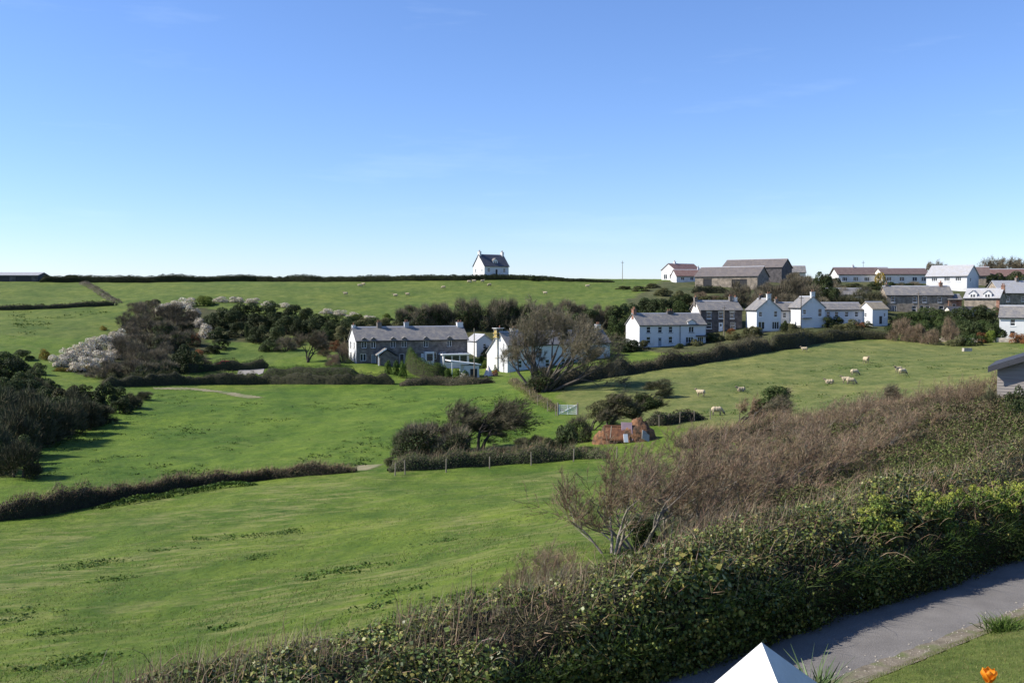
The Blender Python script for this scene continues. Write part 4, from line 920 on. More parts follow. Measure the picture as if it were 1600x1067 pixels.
def hedge(name, label, pix, width, hgt, leaf, dens, cols, cat='hedge', twig=None, Ylist=None, world=None, seed=1, hvar=0.3, lump=0.9, mat='leaf', group=None, tilt=0.7, core=True):
    """a hedge along pixels on the ground: earth core, leaf cloud, optional bare twigs"""
    rng = np.random.default_rng(seed)
    P = world or [gp(u, v) for u, v in pix]
    A = np.array([p[:2] for p in P], float); seg = np.linalg.norm(np.diff(A, axis=0), axis=1); cum = np.concatenate([[0], np.cumsum(seg)]); Lt = cum[-1]
    def at(t):
        x = np.interp(t, cum, A[:, 0]); y = np.interp(t, cum, A[:, 1])
        x2 = np.interp(np.minimum(t + 0.3, Lt), cum, A[:, 0]); y2 = np.interp(np.minimum(t + 0.3, Lt), cum, A[:, 1])
        x1 = np.interp(np.maximum(t - 0.3, 0), cum, A[:, 0]); y1 = np.interp(np.maximum(t - 0.3, 0), cum, A[:, 1])
        d = np.stack([x2 - x1, y2 - y1], 1); d /= np.maximum(np.linalg.norm(d, axis=1, keepdims=True), 1e-6)
        return x, y, -d[:, 1], d[:, 0]
    hw = hgt if hasattr(hgt, '__len__') else (hgt, hgt)
    def hh(t):
        base = np.interp(t / Lt, np.linspace(0, 1, len(hw)), hw)
        base = base * np.minimum(1, .25 + np.minimum(t, Lt - t) / 1.6)
        return base * (1 + hvar * vnoise(t * lump, t * 0.0 + seed, seed) + 0.35 * hvar * vnoise(t * lump * 3.1, t * 0.0, seed + 1))
    def ww(t): return width * (1 + 0.3 * vnoise(t * lump * 0.8, t * 0 + 3, seed + 2))
    o0 = Vector((A[len(A)//2, 0], A[len(A)//2, 1], 0)); o0.z = H1(o0.x, o0.y)
    root = empty(name, o0); tag(root, label, cat, group)
    n = int(dens * Lt * (width * 0.8 + 2 * np.mean(hw)))
    t = rng.uniform(0, Lt, n); a = rng.uniform(-0.05, math.pi + 0.05, n); r = 1 - 0.3 * rng.random(n) ** 2 + 0.1 * vnoise(t * 2.2, a * 2, seed + 5)
    x, y, nx, ny = at(t); ca = np.cos(a); sa = np.abs(np.sin(a)) ** 0.6
    off = ca * ww(t) / 2 * r
    X = x + nx * off; Y = y + ny * off; Z = height(X, Y) + sa * hh(t) * r
    N = np.stack([nx * ca, ny * ca, np.sin(a) + 0.25], 1)
    Q = np.stack([X, Y, Z], 1) - np.array(o0)
    V, F = leaf_arrays(rng, Q, N, leaf, 0.62, tilt)
    tone = 1 + 0.3 * vnoise(t * 0.7, a, seed + 9)
    f = obj('foliage', mesh_np('foliage', V, F, M[mat], rep(np.clip(palette(rng, n, cols) * tone[:, None], 0, 1), 4)), root); f['kind'] = 'stuff'
    if core:
        ts = np.arange(0, Lt, max(0.5, leaf * 3)); aa = np.linspace(0, math.pi, 7); V = []
        x, y, nx, ny = at(ts); w_, h_ = ww(ts), hh(ts)
        for q in aa:
            off = np.cos(q) * w_ / 2 * 0.72; X = x + nx * off; Y = y + ny * off; V.append(np.stack([X, Y, height(X, Y) - (0.3 if q in (aa[0], aa[-1]) else 0) + abs(math.sin(q)) ** 0.6 * h_ * 0.8], 1))
        V = np.stack(V, 1).reshape(-1, 3) - np.array(o0); k = 7
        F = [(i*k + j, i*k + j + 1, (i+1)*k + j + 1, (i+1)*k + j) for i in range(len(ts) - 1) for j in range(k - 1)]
        if F: obj('bank', mesh_np('bank', V, F, M['earth']), root)
    if twig:
        tn, tl, tw, tcols = twig
        n = int(tn * Lt); t = rng.uniform(0, Lt, n); x, y, nx, ny = at(t); off = rng.uniform(-0.4, 0.4, n) * ww(t); X = x + nx * off; Y = y + ny * off
        Pb = np.stack([X, Y, height(X, Y) + hh(t) * rng.uniform(0.4, 0.95, n)], 1) - np.array(o0)
        D = rng.normal(0, 0.4, (n, 3)) + [0.3, 0, 1.0]
        V, F = sliver_arrays(rng, Pb, D, tl, tw); s = obj('twigs', mesh_np('twigs', V, F, M['twig'], rep(palette(rng, n, tcols), 3)), root); s['kind'] = 'stuff'
    return root

# ---- hedges of the valley
BROWNH = [(0.1, 0.072, 0.05), (0.13, 0.095, 0.065), (0.075, 0.055, 0.036), (0.065, 0.085, 0.03)]
IVYH = [(0.075, 0.1, 0.032), (0.09, 0.11, 0.04), (0.055, 0.075, 0.024), (0.15, 0.14, 0.085)]
hedge('hilltop_hedge', 'long dark hedge running along the skyline to the hilltop cottage', [(62,441),(120,441),(250,441),(400,440),(560,440),(720,438),(790,437),(860,439),(900,440),(960,441)], 2.2, (1.9, 2.4, 2.1, 2.0, 1.9, 1.8, 1.6, 0.6), 0.3, 40, G_DARK, seed=11, hvar=0.22, lump=0.35)
hedge('field_hedge', 'dark straight hedge dividing the two pale fields below the cattle barn', [(-10,485),(60,483),(120,480),(184,477)], 1.6, 1.3, 0.3, 14, G_DARK + G_MID[:1], seed=12)
hedge('stone_bank', 'rough pale stone and bramble bank climbing to the cattle barn', [(186,474),(168,466),(152,455),(128,444)], 2.2, 0.9, 0.22, 34, [(0.2, 0.17, 0.13), (0.13, 0.1, 0.08), (0.09, 0.1, 0.04), (0.26, 0.23, 0.19)], seed=13, hvar=0.9, lump=0.9, cat='bank', core=False)
hedge('meadow_hedge', 'low brown and green hedge crossing the meadow below the ragwort pasture', [(-20,814),(40,808),(90,800),(180,783),(300,762),(420,748),(500,741),(557,737)], 1.2, (1.5, 1.2, 1.1, 0.85, 0.7, 0.65), 0.1, 190, BROWNH, seed=14, twig=(150, 0.6, 0.022, C_MAUVE), lump=0.9, hvar=0.6)
hedge('nettle_strip', 'strip of dark green nettles along the foot of the meadow hedge', [(150,795),(260,775),(330,765),(400,757)], 1.2, 0.35, 0.2, 60, G_TOPI, seed=15, core=False, cat='nettles', hvar=.6)
hedge('ivy_wall', 'tumbledown stock bank grown over with ivy and pale stems by the thorn trees', [(606,737),(660,733),(740,728),(820,722),(900,716),(950,714)], 1.7, (1.0, 1.5, 1.2, 1.1, 1.3, 0.9), 0.1, 170, IVYH, seed=16, twig=(90, 0.8, 0.022, C_TAN + C_GREY), hvar=0.6, cat='bank')
hedge('pasture_hedge', 'clipped dark hedge along the farm track above the pasture', [(160,603),(245,601),(330,599),(420,599),(520,600),(616,600)], 2.0, 2.0, 0.14, 55, [(0.055, 0.06, 0.027), (0.07, 0.07, 0.034), (0.08, 0.09, 0.033)], seed=17, hvar=0.4)
hedge('laurel_hedge', 'glossy green hedge in front of the stone terrace gable', [(412,588),(470,587),(560,588)], 2.4, 1.9, 0.14, 60, G_MID + G_TOPI[:1], seed=18, hvar=0.15)
hedge('bramble_hedge', 'brown bramble hedge between the clipped topiary and the pasture', [(624,602),(690,601),(745,600),(772,598)], 2.0, (1.1, 1.5, 1.6, 1.2), 0.14, 60, BROWNH + C_GREY[:2], seed=19, twig=(30, 0.6, 0.03, C_GREY))
hedge('garden_hedge', 'dark hedge along the lane beyond the red car', [(210,585),(270,583),(340,578),(420,574)], 2.0, 2.0, 0.16, 45, G_DARK, seed=20)
hedge('sheep_field_hedge', 'thick dark hedge climbing along the top of the sheep field', [(868,606),(905,597),(960,588),(1040,575),(1110,565),(1160,556),(1200,549)], 2.8, (2.0, 2.3, 2.4, 2.6, 2.5), 0.16, 50, [(0.075, 0.062, 0.038), (0.095, 0.08, 0.045), (0.06, 0.066, 0.028), (0.12, 0.1, 0.06)], seed=21, twig=(50, 0.9, 0.035, C_GREY), lump=.6, hvar=.55)
hedge('garden_boundary_hedge', 'bushy dark hedge below the white gable-fronted houses', [(1202,549),(1240,544),(1290,533),(1340,530),(1392,529)], 2.8, (3.4, 3.0, 2.2, 2.0), 0.17, 45, [(0.05, 0.05, 0.028), (0.07, 0.068, 0.03), (0.1, 0.098, 0.04)], seed=22, hvar=.35, lump=.4)
hedge('paddock_hedge', 'low dark hedge and wall corner at the lower end of the sheep field', [(1005,665),(1040,664),(1070,658),(1100,655)], 1.2, (1.4, 1.2, 0.7), 0.18, 45, G_DARK + BROWNH[:2], seed=23)
hedge('tan_grass_bank', 'bank of dead tan grass and briars along the foot of the sheep field', [(1060,700),(1130,690),(1210,680),(1290,676),(1370,668),(1450,655),(1540,640)], 2.0, (1.3, 1.4, 1.4, 1.2), 0.11, 110, C_TAN[1:2] + BROWNH + IVYH[:2], seed=24, twig=(260, 1.0, 0.022, C_TAN + C_MAUVE), cat='bank')
hedge('path_bank', 'grassy bank below the great bare tree running down to the gate', [(800,598),(820,612),(845,630),(870,643)], 1.6, (0.5, 0.6, 0.7, 0.4), 0.12, 110, C_TAN[:1] + G_OLIVE + G_LIME, seed=25, cat='bank', hvar=.8, core=False, twig=(70, 0.5, 0.025, C_TAN))
hedge('yew_hedge', 'square dark clipped hedge behind the low shed roof', [(756,545,),(775,545)] , 1.5, 2.6, 0.22, 24, G_DARK, seed=26, world=[gd(752, 203), gd(772, 205)])
hedge('barn_hedge', 'dark clipped hedge below the tan walls of the barns', None, 2.0, 2.0, 0.3, 16, G_DARK, seed=27, world=[gd(1080, 272), gd(1110, 272), gd(1140, 271)])
# sweeping bright clipped hedge and topiary by the terrace
hedge('sweeping_hedge', 'bright green clipped hedge sweeping down from the terrace', None, 1.7, (4.6, 4.4, 3.7, 3.0, 2.6), 0.13, 110, [(0.085, 0.14, 0.022), (0.1, 0.155, 0.026), (0.075, 0.12, 0.02)], seed=28, hvar=0.05, tilt=0.4, world=[gd(638, 186), gd(648, 181), gd(664, 178), gd(682, 177), gd(705, 178)])
kind('topiary', 2, lambda i: [('foliage', bush_mesh(700 + i, G_TOPI, n=2600, leaf=0.13, tilt=0.35, k=14)), ('stems', stem_mesh(i))])
for (u, Y, w, h, lb) in ((629, 176, 16, 34, 'tall clipped barrel topiary beside the sweeping hedge'), (619, 178, 13, 30, 'small round topiary behind the barrel topiary'), (607, 179, 15, 27, 'dark round topiary bush under the terrace porch'),
                         (700, 175, 19, 25, 'largest of three clipped domes below the glazed lean-to'), (714, 175, 18, 23, 'middle one of three clipped domes below the glazed lean-to'), (727, 175, 14, 22, 'smallest of three clipped domes next to the low white shed')):
    P = gd(u, Y); place('topiary', P, w * Y / FPX, h * Y / FPX, lb, 'topiary', None, 'topiary')

# ---- hillside scrub left of the terrace
SCR = 'scrub on the slope above the pasture'
bushes('grey', [(198,512,40,34),(222,505,46,40),(248,500,46,40),(270,508,46,42),(236,520,50,34),(300,505,36,26),(205,525,40,30),(192,545,44,32),(222,545,50,36),(215,488,36,24)], 'grey leafless bush in the thicket between the two blossom banks', 'bush', SCR + ', grey')
bushes('blossom', [(258,490,34,26),(282,482,34,24),(300,500,32,34),(312,512,28,24),(322,528,32,34),(296,478,30,20)], 'white blossoming blackthorn on the rounded scrub slope below the hill field', 'bush', 'blackthorn on the rounded slope')
bushes('blossom', [(92,572,34,28),(108,566,36,36),(128,560,38,40),(150,550,40,40),(172,545,36,34),(118,580,34,24),(140,574,36,28),(162,566,36,30),(186,530,30,24),(178,560,30,24)], 'white blossoming blackthorn in the pale bank at the edge of the left field', 'bush', 'blackthorn at the left field')
bushes('blossom', [(345,472,28,14),(370,472,28,13),(394,474,28,13),(418,478,24,12),(445,480,24,11),(510,490,26,13),(530,493,28,14),(552,496,28,14),(578,501,24,13)], 'white blossom on the blackthorn hedge along the upper edge of the scrub', 'bush', 'blackthorn along the scrub edge')
bushes('ivied', [(260,528,46,34),(286,522,40,30),(255,548,46,36),(280,545,44,34),(300,540,36,30),(228,590,46,36),(262,590,40,34)], 'half-evergreen bush with bare top in the thicket below the rounded blossom slope', 'bush', SCR + ', half evergreen')
bushes('olive', [(240,482,36,22),(275,500,30,22),(246,512,30,22),(200,548,34,24),(175,592,34,22),(235,600,30,18)], 'olive bush breaking the grey thicket between the blossom banks', 'bush', SCR + ', olive in grey')
bushes('lime', [(317,477,40,22)], 'smooth bright green dome of a bush on the scrub crest')
bushes('dark', [(352,508,56,36),(340,530,36,26),(385,500,52,36),(420,498,52,36),(455,504,48,38),(480,508,44,36),(372,525,40,30),(405,535,44,36),(436,538,50,40),(468,526,40,36),(498,512,40,30),(330,552,30,18),(500,538,34,30),(560,520,44,26),(330,515,40,34),(345,545,36,22),(366,512,44,36),(400,515,44,36),(450,520,44,38),(485,522,40,34),(430,512,40,34),(540,520,36,30),(420,548,40,22),(520,520,36,26)], 'dark evergreen bush in the hollow left of the terrace roofs', 'bush', SCR + ', dark')
bushes('mid', [(395,532,24,22),(520,510,38,28),(545,512,36,26),(425,515,30,22),(512,530,30,26),(585,512,36,24)], 'mid green bush among the dark evergreens near the terrace chimney', 'bush', SCR + ', green')
bushes('olive', [(535,532,36,28),(572,520,44,30),(560,508,30,18),(600,516,34,24),(632,522,38,28)], 'olive green bush against the back of the terrace roof', 'bush', SCR + ', olive')
bushes('lime', [(556,500,22,14),(606,500,20,14)], 'small yellow-green bush between the blossom hedge and terrace', 'bush', 'yellow-green bushes')
bushes('rust', [(524,548,24,26),(503,545,20,16)], 'rusty brown leaved shrub beside the terrace gable', 'bush', 'rusty shrubs')
bushes('tan', [(536,566,30,40),(520,572,28,24),(507,556,24,26)], 'tan leafless shrub leaning towards the terrace gable', 'bush', 'tan shrubs by the gable')
bushes('grey', [(446,548,40,28),(190,560,46,40),(214,568,50,46),(240,572,46,40),(180,590,40,30),(255,560,40,36),(150,590,40,26),(205,585,44,34),(320,575,30,22),(170,585,36,30)], 'grey leafless thorn bush in the shade between blossom and conifer', 'bush', SCR + ', thorn')
bushes('dark', [(286,582,44,60),(304,580,34,44),(386,530,11,34)], 'tall dark conifer above the lane hedge', 'tree', 'dark conifers', name='conifer')
bushes('rust', [(306,540,18,30),(312,560,18,20)], 'orange tinged shrub against the dark conifers', 'bush', 'orange shrubs by the conifers')
bushes('gorse', [(70,562,22,24),(92,580,22,9),(108,580,22,10),(124,579,22,10),(134,578,16,9),(162,516,14,10)], 'orange yellow gorse below the blossom bank', 'bush', 'gorse bushes')
# ---- dark wood at the left edge
bushes('dark', [(0,600,60,54),(28,592,50,44),(55,600,44,34),(8,570,50,30),(34,562,40,22),(60,585,34,26),(170,638,46,56),(186,625,30,30),(-20,620,50,60),(80,610,36,26),(15,625,60,50),(45,625,56,46),(75,632,50,40),(140,640,44,40),(150,660,50,40),(95,655,60,50),(190,645,40,34),(10,650,70,60),(130,618,36,24),(30,610,50,40)], 'dark evergreen tree in the shady wood beside the pasture', 'tree', 'wood beside the pasture', name='evergreen_tree')
bushes('dusk', [(48,605,44,24),(66,612,40,22)], 'dusky grey willow bush in the shady wood', 'bush', 'willows in the wood')
bushes('olive', [(108,640,58,56)], 'sunlit olive green tree at the front of the shady wood', 'tree', None, name='olive_tree')
bushes('dusk', [(206,638,46,30),(225,625,36,18),(130,665,56,50)], 'dusky bramble mound at the corner of the pasture', 'bush', 'bramble mounds')
bushes('dark', [(10,700,80,84),(60,680,70,64),(105,665,60,56),(140,655,44,40),(-15,740,70,80),(36,725,60,60)], 'rounded dark green bush in front of the leafless thicket', 'bush', 'dark bushes before the thicket')
bushes('dusk', [(-20,735,90,110),(20,715,96,104),(64,695,90,90),(100,678,70,72),(0,690,80,100),(45,665,80,80),(120,650,50,50),(140,668,60,52),(85,690,80,80),(30,745,80,80),(-10,700,100,110),(165,660,50,34)], 'tall dark leafless thicket at the edge of the pasture', 'bush', 'dark leafless thicket', name='thicket')
# ---- belt of trees behind the terrace and farmhouse
bushes('ivied', [(632,512,38,44),(655,516,42,50),(680,516,42,50),(702,516,40,52),(726,514,44,56),(750,514,44,58),(776,513,44,56),(800,510,42,52),(824,510,40,44),(846,512,40,44),(690,508,40,40),(765,508,46,50),(640,500,34,28)], 'ivy-grown tree with grey bare top in the belt behind the terrace', 'tree', 'tree belt behind the terrace', name='ivied_tree')
bushes('grey', [(862,508,42,50),(885,505,44,46),(908,505,42,42),(930,508,42,44),(950,510,42,44),(870,520,40,40),(910,520,44,40)], 'grey leafless tree on the slope above the white farmhouse', 'tree', 'leafless trees above the farmhouse', name='bare_tree')
bushes('dark', [(840,520,44,44),(895,516,44,36),(925,510,40,36),(965,512,44,48),(985,505,40,42),(1010,500,44,44),(1035,500,40,44),(820,520,40,36)], 'dark evergreen tree between farmhouse and cottage pair', 'tree', 'evergreens between farmhouse and cottages', name='evergreen_tree')
bushes('mid', [(1000,512,36,38),(1025,508,36,36),(1052,508,38,48),(1070,500,32,44),(1045,495,40,40),(980,520,36,40),(963,530,36,46),(1015,486,40,30),(1062,480,36,30)], 'leafy green tree behind the white cottage pair', 'tree', 'trees behind the cottage pair', name='leafy_tree')
bushes('lime', [(685,516,18,24),(758,575,18,18),(752,565,14,14)], 'fresh yellow-green shrub near the tree belt and pole', 'bush', 'yellow-green shrubs near the pole')
bushes('olive', [(1080,478,36,22),(1100,474,36,18),(1130,478,40,18),(1060,470,36,22),(1035,462,36,16),(1000,455,36,10),(975,452,30,8),(1020,450,30,10),(1150,478,30,20)], 'olive scrub bush on the bank below the barns', 'bush', 'scrub below the barns')
bushes('tan', [(1095,470,26,18),(1118,472,24,14),(1090,485,24,18)], 'tan leafless bush above the stone house roof', 'bush', 'tan bushes above the stone house')
bushes('lime', [(1186,478,22,26)], 'bright green young tree behind the gable-fronted house roof', 'tree', None, name='young_tree')
bushes('grey', [(1148,478,44,52),(1166,474,36,36),(1215,480,50,52),(1240,478,50,54),(1262,480,50,50),(1300,478,44,34),(1230,486,40,40),(1190,470,40,36),(1180,482,36,40),(1278,488,40,36),(1250,490,36,34),(1205,466,36,34),(1320,470,40,30),(1226,462,40,34),(1256,460,44,38),(1290,456,40,36),(1308,462,36,30),(1400,462,40,26),(1388,470,36,28),(1426,456,34,20),(1240,446,34,26)], 'grey leafless tree rising behind the white village houses', 'tree', 'leafless trees in the village', name='bare_tree')
bushes('dark', [(1283,475,40,66),(1296,482,36,44),(1270,486,36,36)], 'dark pine rising behind the low white terrace', 'tree', 'dark pines', name='pine_tree')
bushes('dusk', [(1336,484,50,36),(1362,482,46,36),(1318,486,44,30),(1345,472,46,34),(1375,490,36,30),(1300,470,40,28)], 'dusky willow behind the tan-roofed cottage', 'tree', 'village willows', name='willow_tree')
bushes('gorse', [(1376,447,22,38)], 'yellowing tree between the two brown-roofed bungalows', 'tree', None, name='yellow_tree')
bushes('olive', [(1346,490,20,18),(1330,455,30,14)], 'olive bush near the tan-roofed cottage chimney', 'bush', 'olive bushes by the cottage')
bushes('dark', [(1415,455,44,18),(1440,455,36,14),(1335,450,36,10),(1560,452,40,34),(1585,450,40,36),(1598,452,30,30),(1245,450,34,20),(1262,452,36,26),(1306,452,30,24),(1395,452,34,16),(1430,462,40,16),(1462,458,34,12),(1365,452,30,16),(1535,470,30,20),(1520,462,30,16)], 'dark evergreen shrub below the ridge bungalows', 'bush', 'evergreens on the ridge')
GA = 'garden shrubs below the village'
bushes('tan', [(1405,532,42,44),(1425,534,36,34),(1484,536,26,50),(1440,535,30,36),(1455,538,36,30)], 'tan leafless shrub at the end of the sheep field', 'bush', GA + ', tan')
bushes('mid', [(1400,508,40,24),(1430,510,40,32),(1466,510,34,36),(1450,498,30,26),(1535,528,36,40),(1556,532,34,40),(1518,540,36,26),(1415,518,36,26),(1445,520,34,26),(1480,522,30,30),(1500,515,36,30),(1425,500,36,20),(1395,520,30,26),(1565,520,28,26),(1578,512,30,20)], 'green garden shrub below the long stone house', 'bush', GA + ', green')
bushes('dark', [(1508,505,40,36),(1530,505,34,34),(1520,530,44,40),(1500,528,40,40),(1470,500,36,24),(1545,505,30,26),(1575,505,30,16),(1460,530,36,28),(1440,500,34,20),(1530,492,34,22),(1555,495,30,20),(1490,505,36,30),(1410,470,40,12),(1600,500,30,20)], 'dark garden shrub below the dormered house', 'bush', GA + ', dark')
bushes('lime', [(1483,500,20,22),(1546,535,20,28)], 'yellow-green garden shrub by the pale wall', 'bush', GA + ', yellow')
bushes('rust', [(1532,536,24,24),(1592,536,34,26),(1345,515,22,16),(1142,524,20,16)], 'orange-leaved garden shrub near a white wall', 'bush', GA + ', orange')
bushes('olive', [(1495,540,40,20),(1180,524,26,22),(1170,528,30,20),(1240,522,30,20),(1250,526,26,18),(1330,518,40,26),(1312,518,26,18),(1290,524,40,12),(1120,532,30,16),(1085,540,30,14),(1005,546,26,18),(1145,530,30,16)], 'olive garden bush against a white cottage front', 'bush', GA + ', olive')
bushes('dark', [(1296,512,30,24),(1310,510,30,22),(1110,533,40,18),(1060,545,20,12),(1225,518,16,24),(1355,512,24,14),(985,548,40,26),(970,550,36,22),(790,566,14,14)], 'dark garden bush in front of the white cottages', 'bush', GA + ', dark front')
# hedgerow bushes on the skyline
bushes('dark', [(110,440,26,15),(265,440,12,10),(834,439,20,12)], 'single dark bush standing above the skyline hedge', 'bush', 'skyline bushes')
# by the pole and farmhouse gable
bushes('mid', [(763,596,16,12),(777,580,14,14)], 'small green shrub at the foot of the farmhouse gable', 'bush', 'shrubs at the farmhouse gable')

# ---- branching bare trees
def wood_tree(name, P, label, cat, starts, cfg, fine, bark, twigcols, seed, group=None, sides=6, names=('trunk', 'crown'), **kw):
    o = empty(name, P); tag(o, label, cat, group)
    a, b = wood_meshes(seed, starts, cfg, fine, bark, twigcols, sides, **kw); obj(names[0], a, o); obj(names[1], b, o)
    return o, (a, b)
CFG_BIG = dict(max=5, seg=[5, 4, 4, 3, 3, 2], taper=[.5, .45, .4, .4, .4, .3], jit=[.13, .2, .22, .25, .3, .3], up=[.03, .06, .07, .08, .08, .06], kids=[1, 1, 2, 2, 1, 0], first=[.5, .3, .3, .3, .3, 1], spread=[.55, .6, .65, .6, .6, .5], ratio=[.66, .64, .58, .55, .5, .5], rratio=[.66, .62, .55, .55, .55, .6], wind=0.34)
P = gp(845, 612); rs = random.Random(5); st = []
for k, (dx, dz, L, r) in enumerate(((-.8, .7, 5.0, .3), (-.5, 1.0, 5.8, .36), (-.15, 1.1, 6.2, .4), (.15, 1.1, 6.4, .4), (.5, .95, 6.8, .4), (.8, .8, 7.0, .36), (1.1, .66, 6.8, .3), (-.3, 1.0, 5.0, .25), (.35, .9, 5.6, .25))):
    st.append(((dx * 0.8, rs.uniform(-.5, .5), -0.5), (dx, rs.uniform(-.5, .5), dz), L, r))
(lambda r: r[0])(wood_tree('great_bare_tree', P, 'great spreading leafless tree in front of the white farmhouse', 'tree', st, CFG_BIG, 3, 'bark', C_GREY + C_GREY + [(0.2, 0.17, 0.13), (0.13, 0.12, 0.06)], 21, rmin=0.016, spray=(4, 0.6, 0.022))).scale = (.9, .9, .97)
place('ivied', P + Vector((1.0, 0.3, 0)), 6.4, 4.2, 'ivy-choked undergrowth round the foot of the great bare tree', 'undergrowth', rz=0.4)

CFG_THORN = dict(max=4, seg=[4, 3, 3, 3, 2], taper=[.55, .45, .4, .4, .3], jit=[.2, .25, .25, .3, .3], up=[.04, .03, .05, .06, .08], kids=[2, 2, 2, 2, 0], first=[.6, .4, .3, .3, 1], spread=[.7, .7, .7, .7, .5], ratio=[.72, .68, .62, .6, .5], rratio=[.6, .55, .5, .5, .6], wind=1.2)
def thorn(u, v, w_px, h_px, seed, label, cols, name='thorn_tree', leafy=None, Y=None, wind=1.2, group=None, stems=3):
    P = gd(u, Y) if Y else gp(u, v); m = P.y / FPX; h = h_px * m; r = random.Random(seed)
    cfg = dict(CFG_THORN); cfg['wind'] = wind
    st = [((r.uniform(-.2, .2), r.uniform(-.2, .2), -0.3), (r.uniform(-.5, .6), r.uniform(-.4, .4), 1), h * .4, h * .03) for k in range(stems)]
    o, _ = wood_tree(name, P, label, 'tree', st, cfg, 2, 'bark_dark', cols, seed, group, rmin=0.006 * h / 3, spray=(3, 0.1 * h, 0.005 * h))
    if leafy:
        f = obj('ivy', KIND[leafy][seed % len(KIND[leafy])][0][1], o); f.scale = (w_px * m / 2 * .75, w_px * m / 2 * .6, h / 1.75 * .56); f.location = (wind * .16 * h, 0, h * .36)
    return o
thorn(752, 704, 110, 108, 31, 'windswept bare thorn tree with clear trunk by the ivy bank', C_GREY + C_DUSK + G_OLIVE[:1], leafy=None, stems=3)
thorn(715, 706, 80, 92, 32, 'smaller windswept thorn pressed against the clear-trunked thorn', C_GREY + C_DUSK + G_OLIVE[:1], stems=3)
for (u, v, w, h) in ((668, 714, 100, 70), (640, 714, 60, 56), (704, 714, 70, 60)):
    P = gp(u, v); place('ivied', P, w * P.y / FPX, h * P.y / FPX, 'dense rounded thorn thicket at the end of the ivy bank', 'thicket', 'thorn thicket by the ivy bank')
for (u, v, w, h) in ((672, 708, 100, 66), (650, 712, 70, 60), (702, 706, 70, 56)):
    P = gp(u, v); place('grey', P, w * P.y / FPX, h * P.y / FPX * 1.08, 'bare twiggy crown over the rounded thorn thicket', 'thicket', 'bare crown of the thorn thicket')
for (u, v, w, h, kd) in ((610, 728, 26, 20, 'olive'), (815, 705, 50, 28, 'dusk'), (838, 703, 36, 30, 'dusk'), (790, 712, 44, 20, 'dusk')):  # dusk brambles are added to make the dark shadow hollow behind the bank
    P = gp(u, v); place(kd, P, w * P.y / FPX, h * P.y / FPX, {'olive': 'mossy green mound beside the trodden gap', 'dusk': 'dusky bramble clump put in as shade under the thorn trees'}[kd], 'bush', None if kd == 'olive' else 'bramble clumps added as shade by the thorns')
for (u, v, w, h, kd, lb) in ((882, 706, 60, 60, 'dark', 'dark holly bush at the end of the ivy bank'), (905, 690, 44, 50, 'ivied', 'ivied thorn between holly and soil heap'), (858, 712, 34, 36, 'olive', 'pale green elder beside the dark holly')):
    P = gp(u, v); place(kd, P, w * P.y / FPX, h * P.y / FPX, lb, 'bush')
thorn(950, 668, 110, 66, 41, 'low spreading windswept thorn above the rusty soil heap', G_OLIVE[:2] + C_GREY, leafy='olive', wind=1.6, stems=4)
thorn(925, 672, 80, 54, 42, 'low spreading thorn next to the white gate', G_OLIVE[:2] + C_GREY, leafy='olive', wind=1.2, stems=3)
thorn(995, 660, 70, 60, 43, 'dark leaning thorn at the paddock hedge', G_OLIVE[:2] + C_DUSK, leafy='mid', wind=1.8, stems=3)
thorn(1018, 622, 76, 36, 44, 'small flat-topped windblown thorn out in the sheep field', C_DUSK + G_OLIVE[:1], leafy='dusk', wind=2.0, stems=3)
thorn(1184, 668, 84, 86, 45, 'leaning ivied hawthorn at the foot of the sheep field', C_GREY + G_OLIVE[:1], leafy='mid', wind=1.8, stems=2)
thorn(1150, 670, 44, 70, 46, 'thin bare hawthorn next to the leaning ivied hawthorn', C_MAUVE, leafy=None, wind=0.8, stems=2)
thorn(1368, 646, 60, 60, 47, 'small leaning bare thorn with pale broken limb by the sheep field', C_GREY, leafy=None, wind=1.6, stems=3)
thorn(480, 566, 62, 56, 48, 'small round bare apple tree on the garden lawn', C_GREY + C_TAN[:1], name='apple_tree', wind=0.1, stems=3)
thorn(1455, 440, 60, 40, 49, 'bare tree bent over behind the large white house', C_GREY, name='bare_ridge_tree', Y=312, wind=1.4, stems=4)
for i, (u, h) in enumerate(((1550, 40), (1572, 46), (1592, 46))): thorn(u, 440, 44, h, 50 + i, 'round bare tree on the ridge above the orange-roofed house', C_GREY, name='bare_ridge_tree', Y=320, wind=0.2, stems=4, group='bare trees above the orange-roofed house')

